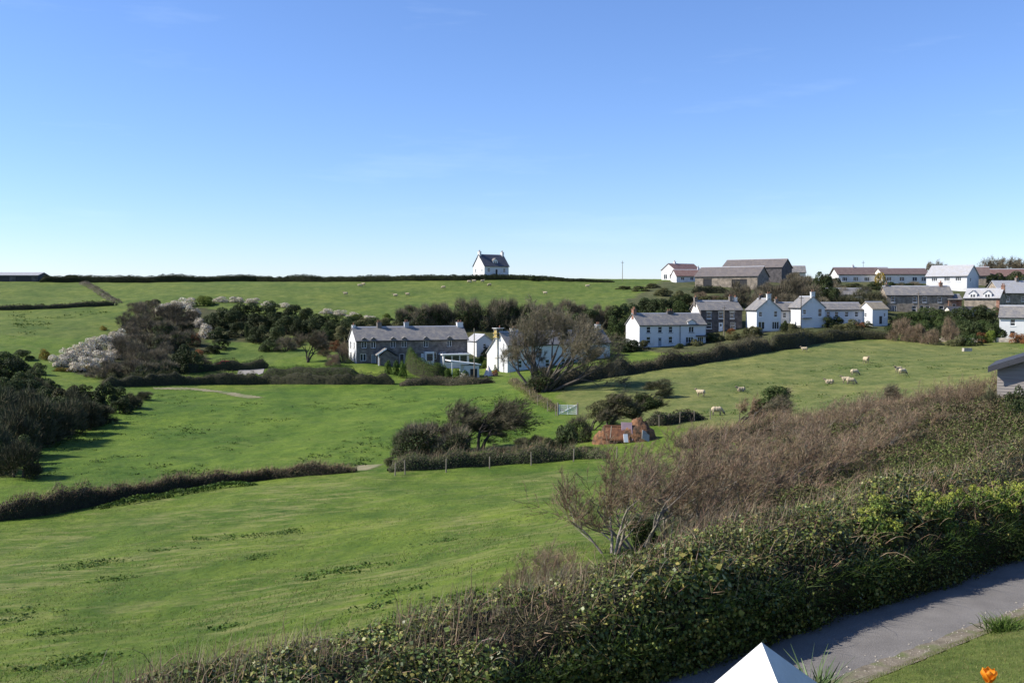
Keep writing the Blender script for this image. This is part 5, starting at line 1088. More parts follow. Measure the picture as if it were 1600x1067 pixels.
# ------------------------------------------------------------------ the roadside hedge in the foreground
def road_hedge():
    rng = np.random.default_rng(101)
    t0, t1 = -17.0, 30.0
    prof_a = np.array([0, .12, .25, .42, .58, .75, .9, 1.0])
    prof_s = np.array([0.1, .3, .28, -.15, -.85, -1.8, -2.7, -3.5])
    prof_h = np.array([0.0, .55, 1.2, 1.85, 2.2, 2.15, 1.7, .5])
    def surf(t, a, k=1.0):
        lump = 0.42 * vnoise(t * 0.55, a * 4, 41) + 0.24 * vnoise(t * 1.7, a * 9, 42)
        s = np.interp(a, prof_a, prof_s); h = np.interp(a, prof_a, prof_h)
        ta = smooth(-2, 10, t)   # it thickens and rises to the right
        s = s - 0.4 * ta * smooth(.5, 1, a); h = h * (1 + 0.12 * vnoise(t * 0.35, t * 0, 43)) * (0.97 + 0.08 * ta) * (0.8 + 0.2 * smooth(-9, -1, t)) * (1 - .14 * np.exp(-((t + 1.5) / 4) ** 2))
        hh = np.maximum(0.02, h + lump * np.sin(np.pi * np.clip(a, 0, 1)) * 0.8)
        s = s + lump * 0.45 * (a < 0.5) ; s = -0.9 + (s + 0.9) * k; hh = hh * k
        x = LP[0] + LN[0] * s + LT[0] * t; y = LP[1] + LN[1] * s + LT[1] * t
        g = np.where(s > -1.0, lane_z(t), height(x, y)); g = np.where(s > -1.0, g, np.maximum(g, lane_z(t) - 1.5))
        g = lane_z(t) * smooth(-3.0, -1.0, s) + height(x, y) * (1 - smooth(-3.0, -1.0, s))
        return np.stack([x, y, g + hh], 1), s
    def normals(t, a):
        e = 1e-2; p0, _ = surf(t, a); p1, _ = surf(t + e, a); p2, _ = surf(t, np.minimum(a + e, 1)); 
        n = np.cross(p2 - p0, p1 - p0); n = unit(n); return np.where(n[:, 2:3] + n[:, :1] * .3 < -0.2, -n, n)
    o0 = np.array([LP[0], LP[1] + 1, -8.5])
    root = empty('roadside_hedge', o0); tag(root, 'deep ivy and bramble hedge bank rising straight from the lane', 'hedge')
    # earth core
    ts = np.arange(t0, t1, 0.35); aa = np.linspace(0, 1, 22); T, A = np.meshgrid(ts, aa, indexing='ij')
    V, _ = surf(T.ravel(), A.ravel(), 0.86); V[:, 2] -= 0.1; k = len(aa)
    F = [(i*k + j, (i+1)*k + j, (i+1)*k + j + 1, i*k + j + 1) for i in range(len(ts) - 1) for j in range(k - 1)]
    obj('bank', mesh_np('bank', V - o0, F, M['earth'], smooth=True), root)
    def scatter(n, alo=0.0, ahi=1.0, depth=0.22):
        t = rng.uniform(t0, t1, n); a = rng.uniform(alo, ahi, n); P, s = surf(t, a, 1.0); N = normals(t, a); P = P - N * (rng.random(n) ** 1.5 * depth)[:, None] + N * rng.normal(0, .05, n)[:, None]
        return t, a, P - o0, N
    # ivy over front and crown, in patches
    t, a, P, N = scatter(190000, 0.0, 0.9, 0.3)
    pa = vnoise(t * 0.8, a * 6, 51) + 0.25 * (a < 0.55); ivy = pa + rng.normal(0, .3, len(t)) > 0.05
    ivy &= rng.random(len(t)) < np.interp(t, [-17, -5, 6, 14], [1, .95, .8, .6])
    cols = palette(rng, ivy.sum(), [(0.07, 0.1, 0.022), (0.1, 0.135, 0.03), (0.052, 0.075, 0.018), (0.15, 0.18, 0.04), (0.24, 0.225, 0.06)], .3)
    yel_lit = (vnoise(t[ivy] * 0.9, a[ivy] * 5, 52) > 0.75) & (a[ivy] > .4); cols[yel_lit] = palette(rng, yel_lit.sum(), [(0.2, 0.19, 0.04), (0.16, 0.17, 0.04)], .3)  # yellow of sunlit leaves coloured into patches towards the crown
    V, F = leaf_arrays(rng, P[ivy], N[ivy] + [0, 0, .25], np.where(vnoise(t[ivy] * 1.3, a[ivy] * 7, 57) > .5, .15, .095), 0.85, 0.65); f = obj('ivy_leaves', mesh_np('ivy_leaves', V, F, M['ivy'], rep(cols, 4)), root); f['kind'] = 'stuff'
    # bramble leaves and dead leaf between the ivy
    br = ~ivy & (rng.random(len(t)) < .75); cols = palette(rng, br.sum(), [(0.085, 0.066, 0.036), (0.07, 0.08, 0.028), (0.12, 0.085, 0.05), (0.055, 0.052, 0.026), (0.09, 0.105, 0.035)], .3)
    V, F = leaf_arrays(rng, P[br], N[br] + [0, 0, .2], 0.065, 0.55, 0.9); f = obj('bramble_leaves', mesh_np('bramble_leaves', V, F, M['leaf'], rep(cols, 4)), root); f['kind'] = 'stuff'
    # fine dead stems all through
    t, a, P, N = scatter(9000, 0.25, 1.0, 0.1); D = N * .5 + rng.normal(0, .7, P.shape) + [.1, 0, .35]
    V, F = sliver_arrays(rng, P, D, 0.35, 0.011); f = obj('dead_stems', mesh_np('dead_stems', V, F, M['twig'], rep(palette(rng, len(t), C_MAUVE + C_TAN[:3] + C_GREY), 3)), root); f['kind'] = 'stuff'
    # long bleached grass on the field side of the crown
    t, a, P, N = scatter(9000, 0.6, 1.0, 0.05); keep = (vnoise(t * 1.1, a * 2, 61) > -0.1) & (rng.random(len(t)) < np.interp(t, [-17, 0, 8, 14], [1, 1, .5, .15])); P = P[keep]
    D = rng.normal(0, .25, P.shape) + [.12, 0, 1.0]
    V, F = sliver_arrays(rng, P, D, 0.55, 0.012); f = obj('bleached_grass', mesh_np('bleached_grass', V, F, M['blade'], rep(palette(rng, len(P), [(0.3, 0.25, 0.15), (0.36, 0.3, 0.18), (0.22, 0.18, 0.1), (0.2, 0.13, 0.1)]), 3)), root); f['kind'] = 'stuff'
    # grass hanging in the shade at its foot
    t, a, P, N = scatter(9000, 0.0, 0.3, 0.0); D = N * .6 + rng.normal(0, .3, P.shape) + [0, 0, .2]
    V, F = sliver_arrays(rng, P, D, 0.4, 0.014); f = obj('verge_grass', mesh_np('verge_grass', V, F, M['blade'], rep(palette(rng, len(t), G_TOPI), 3)), root); f['kind'] = 'stuff'
    # arching canes, each bent in four pieces
    A0, A1, Ra, Rb = [], [], [], []
    t, a, P, N = scatter(330, 0.3, 0.95, 0.0)
    for i in range(len(t)):
        p = P[i]; d = N[i] * .7 + rng.normal(0, .5, 3) + [.1, 0, .8]; L = rng.uniform(.4, 1.3) / 4; r = rng.uniform(.006, .013)
        for k in range(4):
            d = d / np.linalg.norm(d); q = p + d * L; A0.append(p); A1.append(q); Ra.append(r * (1 - k * .2)); Rb.append(r * (.8 - k * .2)); p = q; d = d + [.08, -.05, -.28] + rng.normal(0, .12, 3)
    V, F = tubes(A0, A1, Ra, Rb, 4); cc = palette(rng, len(A0), C_MAUVE + C_TAN + [(0.3, 0.26, 0.2)]); obj('canes', mesh_np('canes', V, F, M['twig'], rep(cc, 8)), root)['kind'] = 'stuff'
    return surf
hsurf = road_hedge()

# bramble thicket on the bank behind the hedge, up to the shed
def thicket():
    rng = np.random.default_rng(202); o0 = np.array([18, 38, -7.5])
    root = empty('bramble_thicket', o0); tag(root, 'broad green and brown bramble thicket spread over the bank below the board shed', 'brambles')
    def top(x, y):
        s, t = lane_st(x, y); e = smooth(8, 12, t + s * 0.45) * smooth(-18, -14.5, s + 0.28 * (t - 14)) 
        return e, np.maximum(0.05, e * (1.15 + 0.45 * vnoise(x * .8, y * .8, 71) + 0.28 * vnoise(x * 2.2, y * 2.2, 72)))
    n = 260000; s = rng.uniform(-26, -2.2, n); t = rng.uniform(4, 40, n); x = LP[0] + LN[0] * s + LT[0] * t; y = LP[1] + LN[1] * s + LT[1] * t
    e, h = top(x, y); k = (e > .08) & (x < y * 0.62 + 6); x, y, h = x[k], y[k], h[k]; n = len(x)
    P = np.stack([x, y, height(x, y) + h - 0.25 * rng.random(n) ** 2], 1) - o0
    # slope of the thicket surface gives the leaves their facing
    hx = top(x + .15, y)[1] - h; hy = top(x, y + .15)[1] - h; N = np.stack([-hx / .15, -hy / .15, np.ones(n)], 1)
    p = vnoise(x * .55, y * .55, 73) + rng.normal(0, .35, n)
    cols = np.where((p > 0.1)[:, None], palette(rng, n, [(0.085, 0.11, 0.03), (0.11, 0.135, 0.038), (0.065, 0.085, 0.024), (0.14, 0.155, 0.048)], .3), palette(rng, n, [(0.085, 0.072, 0.04), (0.11, 0.09, 0.05), (0.075, 0.08, 0.034), (0.13, 0.1, 0.06)], .3))
    V, F = leaf_arrays(rng, P, unit(N), 0.11, 0.6, 0.75); f = obj('bramble_leaves', mesh_np('bramble_leaves', V, F, M['leaf'], rep(cols, 4)), root); f['kind'] = 'stuff'
    m = 8000; i = rng.integers(0, n, m); V, F = sliver_arrays(rng, P[i], rng.normal(0, .5, (m, 3)) + [.2, 0, .5], .5, .014); f = obj('dead_stems', mesh_np('dead_stems', V, F, M['twig'], rep(palette(rng, m, C_MAUVE + C_TAN), 3)), root); f['kind'] = 'stuff'
thicket()

# leafless shrubs that stand out of the hedge and the thicket
CFG_SHRUB = dict(max=3, seg=[6, 5, 4, 3], taper=[.4, .4, .4, .35], jit=[.16, .2, .22, .25], up=[.02, .06, .1, .12], kids=[1, 1, 2, 0], first=[.45, .25, .2, 1], spread=[.7, .8, .75, .5], ratio=[.72, .62, .5, .5], rratio=[.6, .5, .5, .6], wind=0.3)
SHR = []
for i in range(5):
    r = random.Random(300 + i); st = []
    for k in range(6):
        dx = -0.75 + 1.9 * k / 5 + r.uniform(-.15, .15); st.append(((dx * .12, r.uniform(-.15, .15), -0.4), (dx * (1.0 if dx < 0 else 1.2), r.uniform(-.5, .5), 1.0 if dx < .6 else .55), r.uniform(1.5, 2.0), r.uniform(.04, .07)))
    SHR.append(wood_meshes(310 + i, st, CFG_SHRUB, 2, 'bark_pale', C_MAUVE + C_TAN[:2] + C_GREY[1:], 5, rmin=0.0065, spray=(5, .26, .0085)))
sr = random.Random(8)
for (u, Y, h, wx) in ((962,31,3.3,1),(1002,32,3.4,1.05),(1048,35,3.2,1.1),(1105,36,3.4,1.1),(1075,41,3.3,1.1),(1160,38,3.3,1.15),(1215,40,3.2,1.2),(1150,46,3.5,1.2),(1272,41,3.3,1.2),(1240,49,3.4,1.2),(1322,43,3.4,1.2),(1320,53,3.3,1.2),(1375,46,3.4,1.2),(1428,49,3.3,1.2),(1410,57,3.2,1.2),(1478,53,3.0,1.1),(1510,56,3.2,1.1),(1462,61,3.2,1.1),(1545,57,3.3,1.0),(1345,60,3.2,1.2),(1105,52,3.2,1.2),(1585,54,2.8,1.0),(1200,56,3.0,1.1),(1270,62,3.0,1.2)):
    P = gd(u, Y); a, b = SHR[sr.randrange(5)]; o = empty('leafless_shrub', P, sr.uniform(-.35, .35))
    lean = u < 1060
    tag(o, 'bushy leafless shrub with pale slanting limbs where the hedge meets the meadow' if lean else 'mauve-brown leafless shrub in the long thicket row above the brambles', 'shrub', 'leafless shrubs at the meadow corner' if lean else 'leafless shrubs above the brambles')
    h *= np.interp(u, [960, 1100, 1250, 1400, 1540], [1.02, 1.04, .94, .8, .7]); k = h / 3.2; o.scale = (k * wx, k, k); obj('limbs', a, o); obj('twigs', b, o)
for (u, Y, h) in ((845, 26, 1.25), (870, 27, 1.0), (825, 25.5, .9)):
    P = gd(u, Y); a, b = SHR[sr.randrange(5)]; o = empty('bare_briar', P + Vector((0, 0, .5)), sr.uniform(-.6, .6)); tag(o, 'small bare briar clump on the field side of the hedge', 'briar', 'bare briars on the hedge'); o.scale = (h / 3,) * 3
    obj('limbs', a, o); obj('twigs', b, o)
# ivied stumps among the shrubs
for (u, Y, w, h) in ((1010, 32.5, 1.5, 1.4), (1300, 40, 1.6, 1.5), (1340, 41, 1.4, 1.3), (1200, 38, 1.8, 1.2)):
    P = gd(u, Y); place('mid', P, w, h, 'small ivy-covered stump among the leafless shrubs', 'bush', 'ivied stumps among the shrubs', name='ivied_stump')
P = gd(1594, 47.5); place('dark', P + Vector((0,0,.4)), 1.5, 2.6, 'dark rounded laurel against the board shed', 'bush')
P = gd(1548, 51); place('dusk', P, 1.4, 2.2, 'dusky twig bush at the board shed corner', 'bush')

# alexanders: yellow-green heads on the hedge
def alexanders_mesh(seed):
    rng = np.random.default_rng(seed); heads = []; V = []; F = []; C = []; off = 0
    n = 9; hp = np.stack([rng.normal(0, .16, n), rng.normal(0, .16, n), rng.uniform(.35, .62, n)], 1)
    for h in hp:
        k = 26; d = unit(rng.normal(0, 1, (k, 3)) * [1, 1, .5] + [0, 0, .3]); a, b = leaf_arrays(rng, h + d * .075, d + [0, 0, .5], .045, .9, .5); V.append(a); F.append(b + off); off += len(a); C.append(rep(palette(rng, k, [(0.26, 0.3, 0.04), (0.2, 0.25, 0.035), (0.32, 0.34, 0.06)]), 4))
    head = mesh_np('flower_heads', np.concatenate(V), np.concatenate(F), M['blade'], np.concatenate(C))
    k = 170; d = unit(rng.normal(0, 1, (k, 3)) * [1, 1, .8]); p = d * [.3, .3, .22] + [0, 0, .22]; a, b = leaf_arrays(rng, p, d + [0, 0, .6], .1, .7, .6)
    lv = mesh_np('leaves', a, b, M['blade'], rep(palette(rng, k, [(0.08, 0.13, 0.022), (0.11, 0.16, 0.03)]), 4))
    m = MB()
    for h in hp: m.tube((h[0] * .2, h[1] * .2, -.2), tuple(h), .012, .008, 4, False)
    return [('flower_heads', head), ('leaves', lv), ('stalks', m.mesh('stalks', M['stalk']))]
M['stalk'] = noise_mat('green_stalk', (0.09, 0.13, 0.03), (0.13, 0.17, 0.05), 5, .6)
AL = [alexanders_mesh(400 + i) for i in range(3)]
for i, (t, a, k) in enumerate(((9.6, .5, 1.2), (10.1, .42, 1.0), (12.3, .5, 1.1), (12.9, .44, 1.2), (13.5, .48, 1.1), (13.0, .36, .9), (14.6, .52, 1.0), (15.6, .5, 1.3), (16.2, .42, 1.2), (17.0, .5, 1.2), (17.6, .4, 1.1), (16.6, .34, 1.0), (14.0, .3, .8), (18.4, .48, 1.2), (10.4, .56, .9), (19.3, .45, 1.2))):
    P, _ = hsurf(np.array([t]), np.array([a])); P = Vector(P[0]) - Vector((0, 0, .12)); o = empty('alexanders', P, i * 1.3); o.scale = (k,) * 3; tag(o, 'yellow-green flowering alexanders growing out of the hedge above the lane', 'wildflower', 'alexanders on the lane hedge')
    for nm, me in AL[i % 3]:
        c = obj(nm, me, o)
        if nm != 'stalks': c['kind'] = 'stuff'

# ------------------------------------------------------------------ grass and weeds (uncountable)
def grass():
    rng = np.random.default_rng(31)
    def field_pts(n, y0, y1, e=1.0):
        y = np.exp(rng.uniform(math.log(y0), math.log(y1), n)); x = rng.uniform(-.58, .58, n) * y; return x, y
    x, y = field_pts(210000, 19, 95); s, t = lane_st(x, y); k = (s < -3.2) & ~((t + .45 * s > 7) & (s > -17)); x, y = x[k], y[k]
    cl = vnoise(x * .45, y * .9, 33) + rng.normal(0, .5, len(x)); k = cl > .12; x, y, cl = x[k], y[k], cl[k]; n = len(x)
    z = height(x, y) - .02
    straw = cl > np.interp(y, [20, 45, 80], [1.15, .75, 1.3])
    P = np.stack([x, y, z], 1); D = rng.normal(0, .45, (n, 3)) + [.5, -.1, .9]
    V, F = sliver_arrays(rng, P, D, .11, .032)
    C = np.where(straw[:, None], palette(rng, n, [(0.26, 0.23, 0.1), (0.2, 0.19, 0.075)], .25), palette(rng, n, [(0.1, 0.15, 0.028), (0.085, 0.13, 0.024), (0.12, 0.165, 0.034)], .2))
    tag(obj('meadow_grass', mesh_np('meadow_grass', V, F, M['blade'], rep(C, 3))), 'tussocky green and straw meadow grass blades below the hedge', 'grass', kind='stuff')
    # lawn blades
    n = 60000; s = rng.uniform(3.0, 8.0, n) ; t = rng.uniform(-2, 26, n); s[: n // 5] = 3.05 + np.abs(rng.normal(0, .12, n // 5)); x = LP[0] + LN[0] * s + LT[0] * t; y = LP[1] + LN[1] * s + LT[1] * t
    P = np.stack([x, y, height(x, y) - .01], 1); V, F = sliver_arrays(rng, P, rng.normal(0, .5, (n, 3)) + [.2, 0, .9], .07, .012)
    tag(obj('lawn_grass', mesh_np('lawn_grass', V, F, M['blade'], rep(palette(rng, n, [(0.13, 0.165, 0.035), (0.1, 0.14, 0.028), (0.2, 0.19, 0.07)], .3), 3))), 'short garden lawn grass sloping down to the lane', 'grass', kind='stuff')
    # dark rosettes of weeds on the pastures
    def weeds(name, label, y0, y1, n, thr, seed, size, mask=None, spots=()):
        x, y = field_pts(n, y0, y1); c = vnoise(x * .06, y * .05, seed) + .6 * vnoise(x * .3, y * .22, seed + 1); k = c + rng.normal(0, .25, len(x)) > thr
        s, t = lane_st(x, y); k &= (s < -4) & ~((t > 2 - .2 * s) & (s > -17))
        if mask is not None: k &= in_poly(x, y, mask)
        x, y = x[k], y[k]
        for u, v, q in spots:
            p = gp(u, v); j = int(26 * q); x = np.append(x, p.x + rng.normal(0, .75 * q, j)); y = np.append(y, p.y + rng.normal(0, .45 * q, j))
        n = len(x); m = 9
        c = np.stack([x, y, height(x, y)], 1).repeat(m, 0); sc = (size * rng.uniform(.5, 1.4, n)).repeat(m); a = rng.uniform(0, 6.28, n * m); r = np.sqrt(rng.random(n * m))
        P = c + np.stack([np.cos(a) * r * sc * 1.5, np.sin(a) * r * sc, rng.uniform(.03, .3, n * m) * sc], 1)
        V, F = leaf_arrays(rng, P, np.stack([np.cos(a) * .4, np.sin(a) * .4, np.ones(n * m)], 1), sc * .55, .6, .5)
        tag(obj(name, mesh_np(name, V, F, M['leaf'], rep(palette(rng, n * m, [(0.05, 0.088, 0.016), (0.06, 0.1, 0.018), (0.038, 0.068, 0.014)], .3), 4))), label, 'weeds', kind='stuff')
    pasture = gpoly([(10,700),(150,640),(250,610),(400,606),(620,606),(760,604),(800,620),(860,660),(800,690),(620,700),(560,730),(420,740),(180,775),(0,800)])
    weeds('pasture_weeds', 'dark thistle and dock rosettes scattered over the green pasture', 84, 185, 30000, .38, 81, .34, pasture)
    sheepf = gpoly([(880,606),(960,592),(1110,568),(1290,540),(1390,533),(1600,540),(1600,600),(1450,640),(1200,665),(1060,655),(920,640)])
    weeds('sheep_field_weeds', 'faint dark tufts in the grazed sheep field', 90, 210, 9000, .65, 83, .33, sheepf)
    weeds('meadow_weeds', 'low dark nettle and dock patches in the near meadow', 24, 78, 9000, .9, 85, .22, None, ((120,885,1.3),(150,880,1),(540,892,1.3),(560,888,.9),(25,965,1.5),(185,905,.7),(690,845,.7),(330,842,1.1),(420,836,1.3),(440,832,1),(600,945,.5),(130,1030,.8),(60,1045,.9),(400,870,.6),(720,935,.9),(640,960,.6),(250,860,.8),(90,990,.7),(620,925,.8),(480,905,.5),(360,980,.5)))
    hillf = gpoly([(20,540),(100,500),(180,486),(20,488)])
    weeds('hill_weeds', 'dark tufts on the steep pale field at the hill foot', 170, 250, 4000, .3, 87, .7, hillf)
grass()

def tuft(name, P, label, n, L, w, cols, seed, spread=.35, rad=.15):
    rng = np.random.default_rng(seed); p = np.stack([rng.normal(0, rad, n), rng.normal(0, rad, n), np.full(n, -.05)], 1); d = rng.normal(0, spread, (n, 3)) * [1, 1, .3] + p * 1.2 + [0, 0, 1]; d = unit(d); a = unit(np.cross(d, rng.normal(0, 1, (n, 3)))); L_ = (L * rng.uniform(.5, 1.2, n))[:, None]
    out = d * [1, 1, 0]; q1 = p + d * L_ * .6; q2 = q1 + unit(d + out * 1.2 - [0, 0, .3]) * L_ * .4
    V = np.stack([p - a * w / 2, p + a * w / 2, q1 + a * w / 2, q1 - a * w / 2, q1 - a * w / 2, q1 + a * w / 2, q2 + a * w * .08, q2 - a * w * .08], 1).reshape(-1, 3)
    o = obj(name, mesh_np(name, V, np.arange(n * 8).reshape(-1, 4), M['blade'], rep(palette(rng, n, cols), 8)), None, P); tag(o, label, 'plant'); return o
P = gp(1572, 984); tuft('grass_tussock', P, 'bushy green grass tussock at the corner where lawn meets lane', 420, .42, .018, G_TOPI + [(0.1, 0.15, 0.03)], 5, .5, .2)
pier_Y = 14.6
tuft('iris_clump', gd(1275, 20.0, 1050) , 'clump of upright pointed green leaves next to the white pier', 80, 1.15, .04, [(0.1, 0.15, 0.06), (0.14, 0.2, 0.09), (0.08, 0.12, 0.04)], 6, .22, .16)

# ------------------------------------------------------------------ white pier with pyramid cap at the garden edge
def pier():
    a = px(1190, 1003, pier_Y); g = H1(a.x, a.y); o = empty('white_pier', (a.x, a.y, g), R(-34)); tag(o, 'white painted pier with pointed pyramid cap at the lane side of the garden', 'pier')
    h = a.z - g; w = .52; m = MB(); m.box(-w + .08, w - .08, -w + .08, w - .08, -.4, h - .76); obj('shaft', m.mesh('shaft', M['pier_paint']), o)
    m = MB(); t = h; b = .36
    def pyr(z0, r0, z1, r1):
        q = [(-1, -1), (1, -1), (1, 1), (-1, 1)]
        for k in range(4):
            (x0, y0), (x1, y1) = q[k], q[(k + 1) % 4]; m.poly([(x0 * r0, y0 * r0, z0), (x1 * r0, y1 * r0, z0), (x1 * r1, y1 * r1, z1), (x0 * r1, y0 * r1, z1)] if r1 > 0 else [(x0 * r0, y0 * r0, z0), (x1 * r0, y1 * r0, z0), (0, 0, z1)])
    pyr(t - .72, w + .16, t, 0); pyr(t - .78, w + .16, t - .72, w + .16); m.poly([(-w - .16, -w - .16, t - .78), (w + .16, -w - .16, t - .78), (w + .16, w + .16, t - .78), (-w - .16, w + .16, t - .78)][::-1])
    obj('cap', m.mesh('cap', M['pier_paint']), o)
pier()

# ------------------------------------------------------------------ orange tulip close to the camera
def tulip():
    c = px(1545, 1054, 4.3); g = H1(c.x, c.y); o = empty('tulip', (c.x, c.y, g)); tag(o, 'single open orange tulip on a bent green stem above the lawn', 'flower')
    zc = c.z - g; m = MB(); pp = None
    for k in range(7):
        f = k / 6; q = (.02 * math.sin(f * 2.2) - .018, .0, -0.05 + (zc - .028 + .05) * f)
        if pp: m.tube(pp, q, .0045, .0045, 6, False)
        pp = q
    obj('stem', m.mesh('stem', M['stalk'], True), o)
    def petal(ang, tilt, seed):
        V = []; r = random.Random(seed); nu, nv = 5, 7
        for j in range(nv):
            f = j / (nv - 1); w = .026 * math.sin(math.pi * min(1, .12 + f * .8)) ** .8 * (1 if f < .85 else .55); out = .006 + .03 * math.sin(f * 1.75) * tilt; z = .058 * f
            for i in range(nu):
                e = i / (nu - 1) * 2 - 1; V.append((out - .010 * e * e * (1 - f * .3), e * w, z - .004 * e * e + r.uniform(-.001, .001)))
        F = [(j*nu + i, j*nu + i + 1, (j+1)*nu + i + 1, (j+1)*nu + i) for j in range(nv - 1) for i in range(nu - 1)]
        me = mesh_np('petal', V, F, M['petal'], smooth=True); p = obj('petal', me, o, (0, 0, zc - .03)); p.rotation_euler = (0, 0, ang)
    for k in range(6): petal(k * math.pi / 3 + .2, 1.0 if k % 2 else .8, k)
    m = MB(); m.lathe((0, 0, zc - .028), [(.004, 0), (.006, .012), (.004, .024)], 7); obj('pistil', m.mesh('pistil', M['stalk']), o)
    for s in (-1, 1):
        V = []; 
        for j in range(7):
            f = j / 6; w = .022 * math.sin(math.pi * min(.97, .1 + .85 * f)); x = s * (.01 + .1 * f ** 1.5); z = .3 * f - .08 * f ** 3
            V += [(x, -w, z), (x - s * .006, 0, z), (x, w, z)]
        F = [(j*3 + i, j*3 + i + 1, j*3 + i + 4, j*3 + i + 3) for j in range(6) for i in range(2)]
        obj('leaf', mesh_np('leaf', V, F, M['stalk'], smooth=True), o)
mm, nn, ll, bb = base_mat('orange_petal', .45, .3); bb.inputs['Base Color'].default_value = (.78, .24, .015, 1)
tc_ = nn.new('ShaderNodeTexCoord'); nz_ = nn.new('ShaderNodeTexNoise'); nz_.inputs['Scale'].default_value = 40; ll.new(tc_.outputs['Object'], nz_.inputs['Vector']); rp_ = nn.new('ShaderNodeValToRGB'); rp_.color_ramp.elements[0].color = (.8, .2, .01, 1); rp_.color_ramp.elements[1].color = (.85, .42, .03, 1); ll.new(nz_.outputs['Fac'], rp_.inputs['Fac']); ll.new(rp_.outputs['Color'], bb.inputs['Base Color'])
tr_ = nn.new('ShaderNodeBsdfTranslucent'); ll.new(rp_.outputs['Color'], tr_.inputs['Color']); ms_ = nn.new('ShaderNodeMixShader'); ms_.inputs['Fac'].default_value = .4; ll.new(bb.outputs['BSDF'], ms_.inputs[1]); ll.new(tr_.outputs['BSDF'], ms_.inputs[2]); ll.new(ms_.outputs['Shader'], nn['Material Output'].inputs['Surface']); M['petal'] = mm
tulip()

# ------------------------------------------------------------------ sheep
def sheep_mesh(pose):
    m = MB(); r = random.Random(4)
    zb = .62 if pose != 'lying' else .34
    m.ball((0, 0, zb), (.5, .27, .28), 14, 9); m.ball((-.28, 0, zb + .02), (.3, .27, .28), 12, 8); m.ball((.28, 0, zb + .02), (.28, .25, .27), 12, 8)
    if pose == 'grazing': nk, hd, mz = (.56, 0, zb - .1), (.74, 0, zb - .36), (.84, 0, zb - .5)
    else: nk, hd, mz = (.52, 0, zb + .18), (.66, 0, zb + .34), (.82, 0, zb + .28)
    m.tube((.36, 0, zb + .05), nk, .2, .13, 10); m.tube(nk, hd, .13, .1, 10); m.ball(hd, (.12, .095, .1), 10, 7); m.tube(hd, mz, .085, .055, 8); m.ball(mz, .058, 8, 5)
    for s in (-1, 1): m.ball((hd[0] - .05, s * .14, hd[2] + .05), (.045, .085, .03), 8, 5)
    if pose == 'lying':
        for x in (-.3, .25):
            for s in (-1, 1): m.tube((x, s * .2, .14), (x + .22, s * .24, .06), .06, .045, 7)
    else:
        for x, k in ((-.36, -.03), (.32, .02)):
            for s in (-1, 1):
                kn = (x + k, s * .15, .32); m.tube((x, s * .14, zb - .12), kn, .085, .05, 8); m.tube(kn, (x + k * .5, s * .15, .02), .045, .035, 8); m.ball((x + k * .5 + .015, s * .15, .025), (.05, .04, .03), 7, 4)
    m.tube((-.52, 0, zb + .08), (-.6, 0, zb - .18), .05, .035, 7)
    tmp = m.build('tmp', None); md = tmp.modifiers.new('r', 'REMESH'); md.mode = 'VOXEL'; md.voxel_size = .035
    dg = bpy.context.evaluated_depsgraph_get(); me = bpy.data.meshes.new_from_object(tmp.evaluated_get(dg)); bpy.data.objects.remove(tmp)
    me.name = 'sheep'; n = len(me.vertices); co = np.empty(n * 3, np.float32); me.vertices.foreach_get('co', co); co = co.reshape(-1, 3)
    bare = ((co - np.array(hd)) ** 2).sum(1) < .15 ** 2; bare |= ((co - np.array(mz)) ** 2).sum(1) < .13 ** 2; bare |= co[:, 2] < (.34 if pose != 'lying' else .1)
    w = 1 + .25 * vnoise(co[:, 0] * 30, co[:, 1] * 30 + co[:, 2] * 25, 3)
    nrm = np.empty(n * 3, np.float32); me.vertices.foreach_get('normal', nrm); co2 = co + nrm.reshape(-1, 3) * (.02 * (w - 1) * 3 * ~bare)[:, None]; me.vertices.foreach_set('co', co2.astype(np.float32).ravel())
    col = np.where(bare[:, None], [[.16, .13, .1]], np.array([[.4, .33, .22]]) * w[:, None]); a = me.color_attributes.new('col', 'FLOAT_COLOR', 'POINT'); a.data.foreach_set('color', np.concatenate([np.clip(col, 0, 1), np.ones((n, 1))], 1).astype(np.float32).ravel())
    me.polygons.foreach_set('use_smooth', np.ones(len(me.polygons), bool)); me.materials.clear(); me.materials.append(M['fleece']); me.update(); return me
M['fleece'] = leaf_mat('fleece', .95, .1, 0.0, .15)
SM = {p: sheep_mesh(p) for p in ('grazing', 'standing', 'lying')}
def sheep(u, v, pose, rz, label, group, k=1.0):
    P = gp(u, v); o = obj('sheep', SM[pose], None, P + Vector((0, 0, .02))); o.rotation_euler = (0, 0, R(rz)); o.scale = (k,) * 3; tag(o, label, 'sheep', group)
GS = 'sheep in the field below the village'
sheep(1353, 568, 'standing', -80, 'bright cream sheep standing face on high in the sheep field', GS, 1.15)
sheep(1335, 587, 'grazing', 10, 'sheep grazing just below the bright cream sheep', GS)
sheep(1322, 599, 'standing', 170, 'sheep standing nose to tail with its darker neighbour', GS); sheep(1329, 601, 'grazing', -10, 'darker sheep grazing beside the nose to tail neighbour', GS)
sheep(1296, 600, 'lying', 175, 'sheep lying alone beyond the nose to tail pair', GS)
sheep(1404, 583, 'standing', 200, 'rear sheep of the overlapping pair by the shed side', GS); sheep(1410, 586, 'grazing', 20, 'front sheep of the overlapping pair by the shed side', GS)
sheep(1257, 550, 'standing', 165, 'sheep close under the garden boundary hedge', GS); sheep(1319, 532, 'lying', 180, 'white sheep tucked against the garden boundary hedge', GS)
sheep(1120, 649, 'grazing', 0, 'pale sheep grazing by the leaning hawthorn', GS, 1.05); sheep(1095, 620, 'standing', 150, 'sheep standing beyond the windblown thorn', GS); sheep(1158, 612, 'lying', 190, 'sheep resting uphill of the leaning hawthorn', GS)
GH = 'sheep on the hill field'
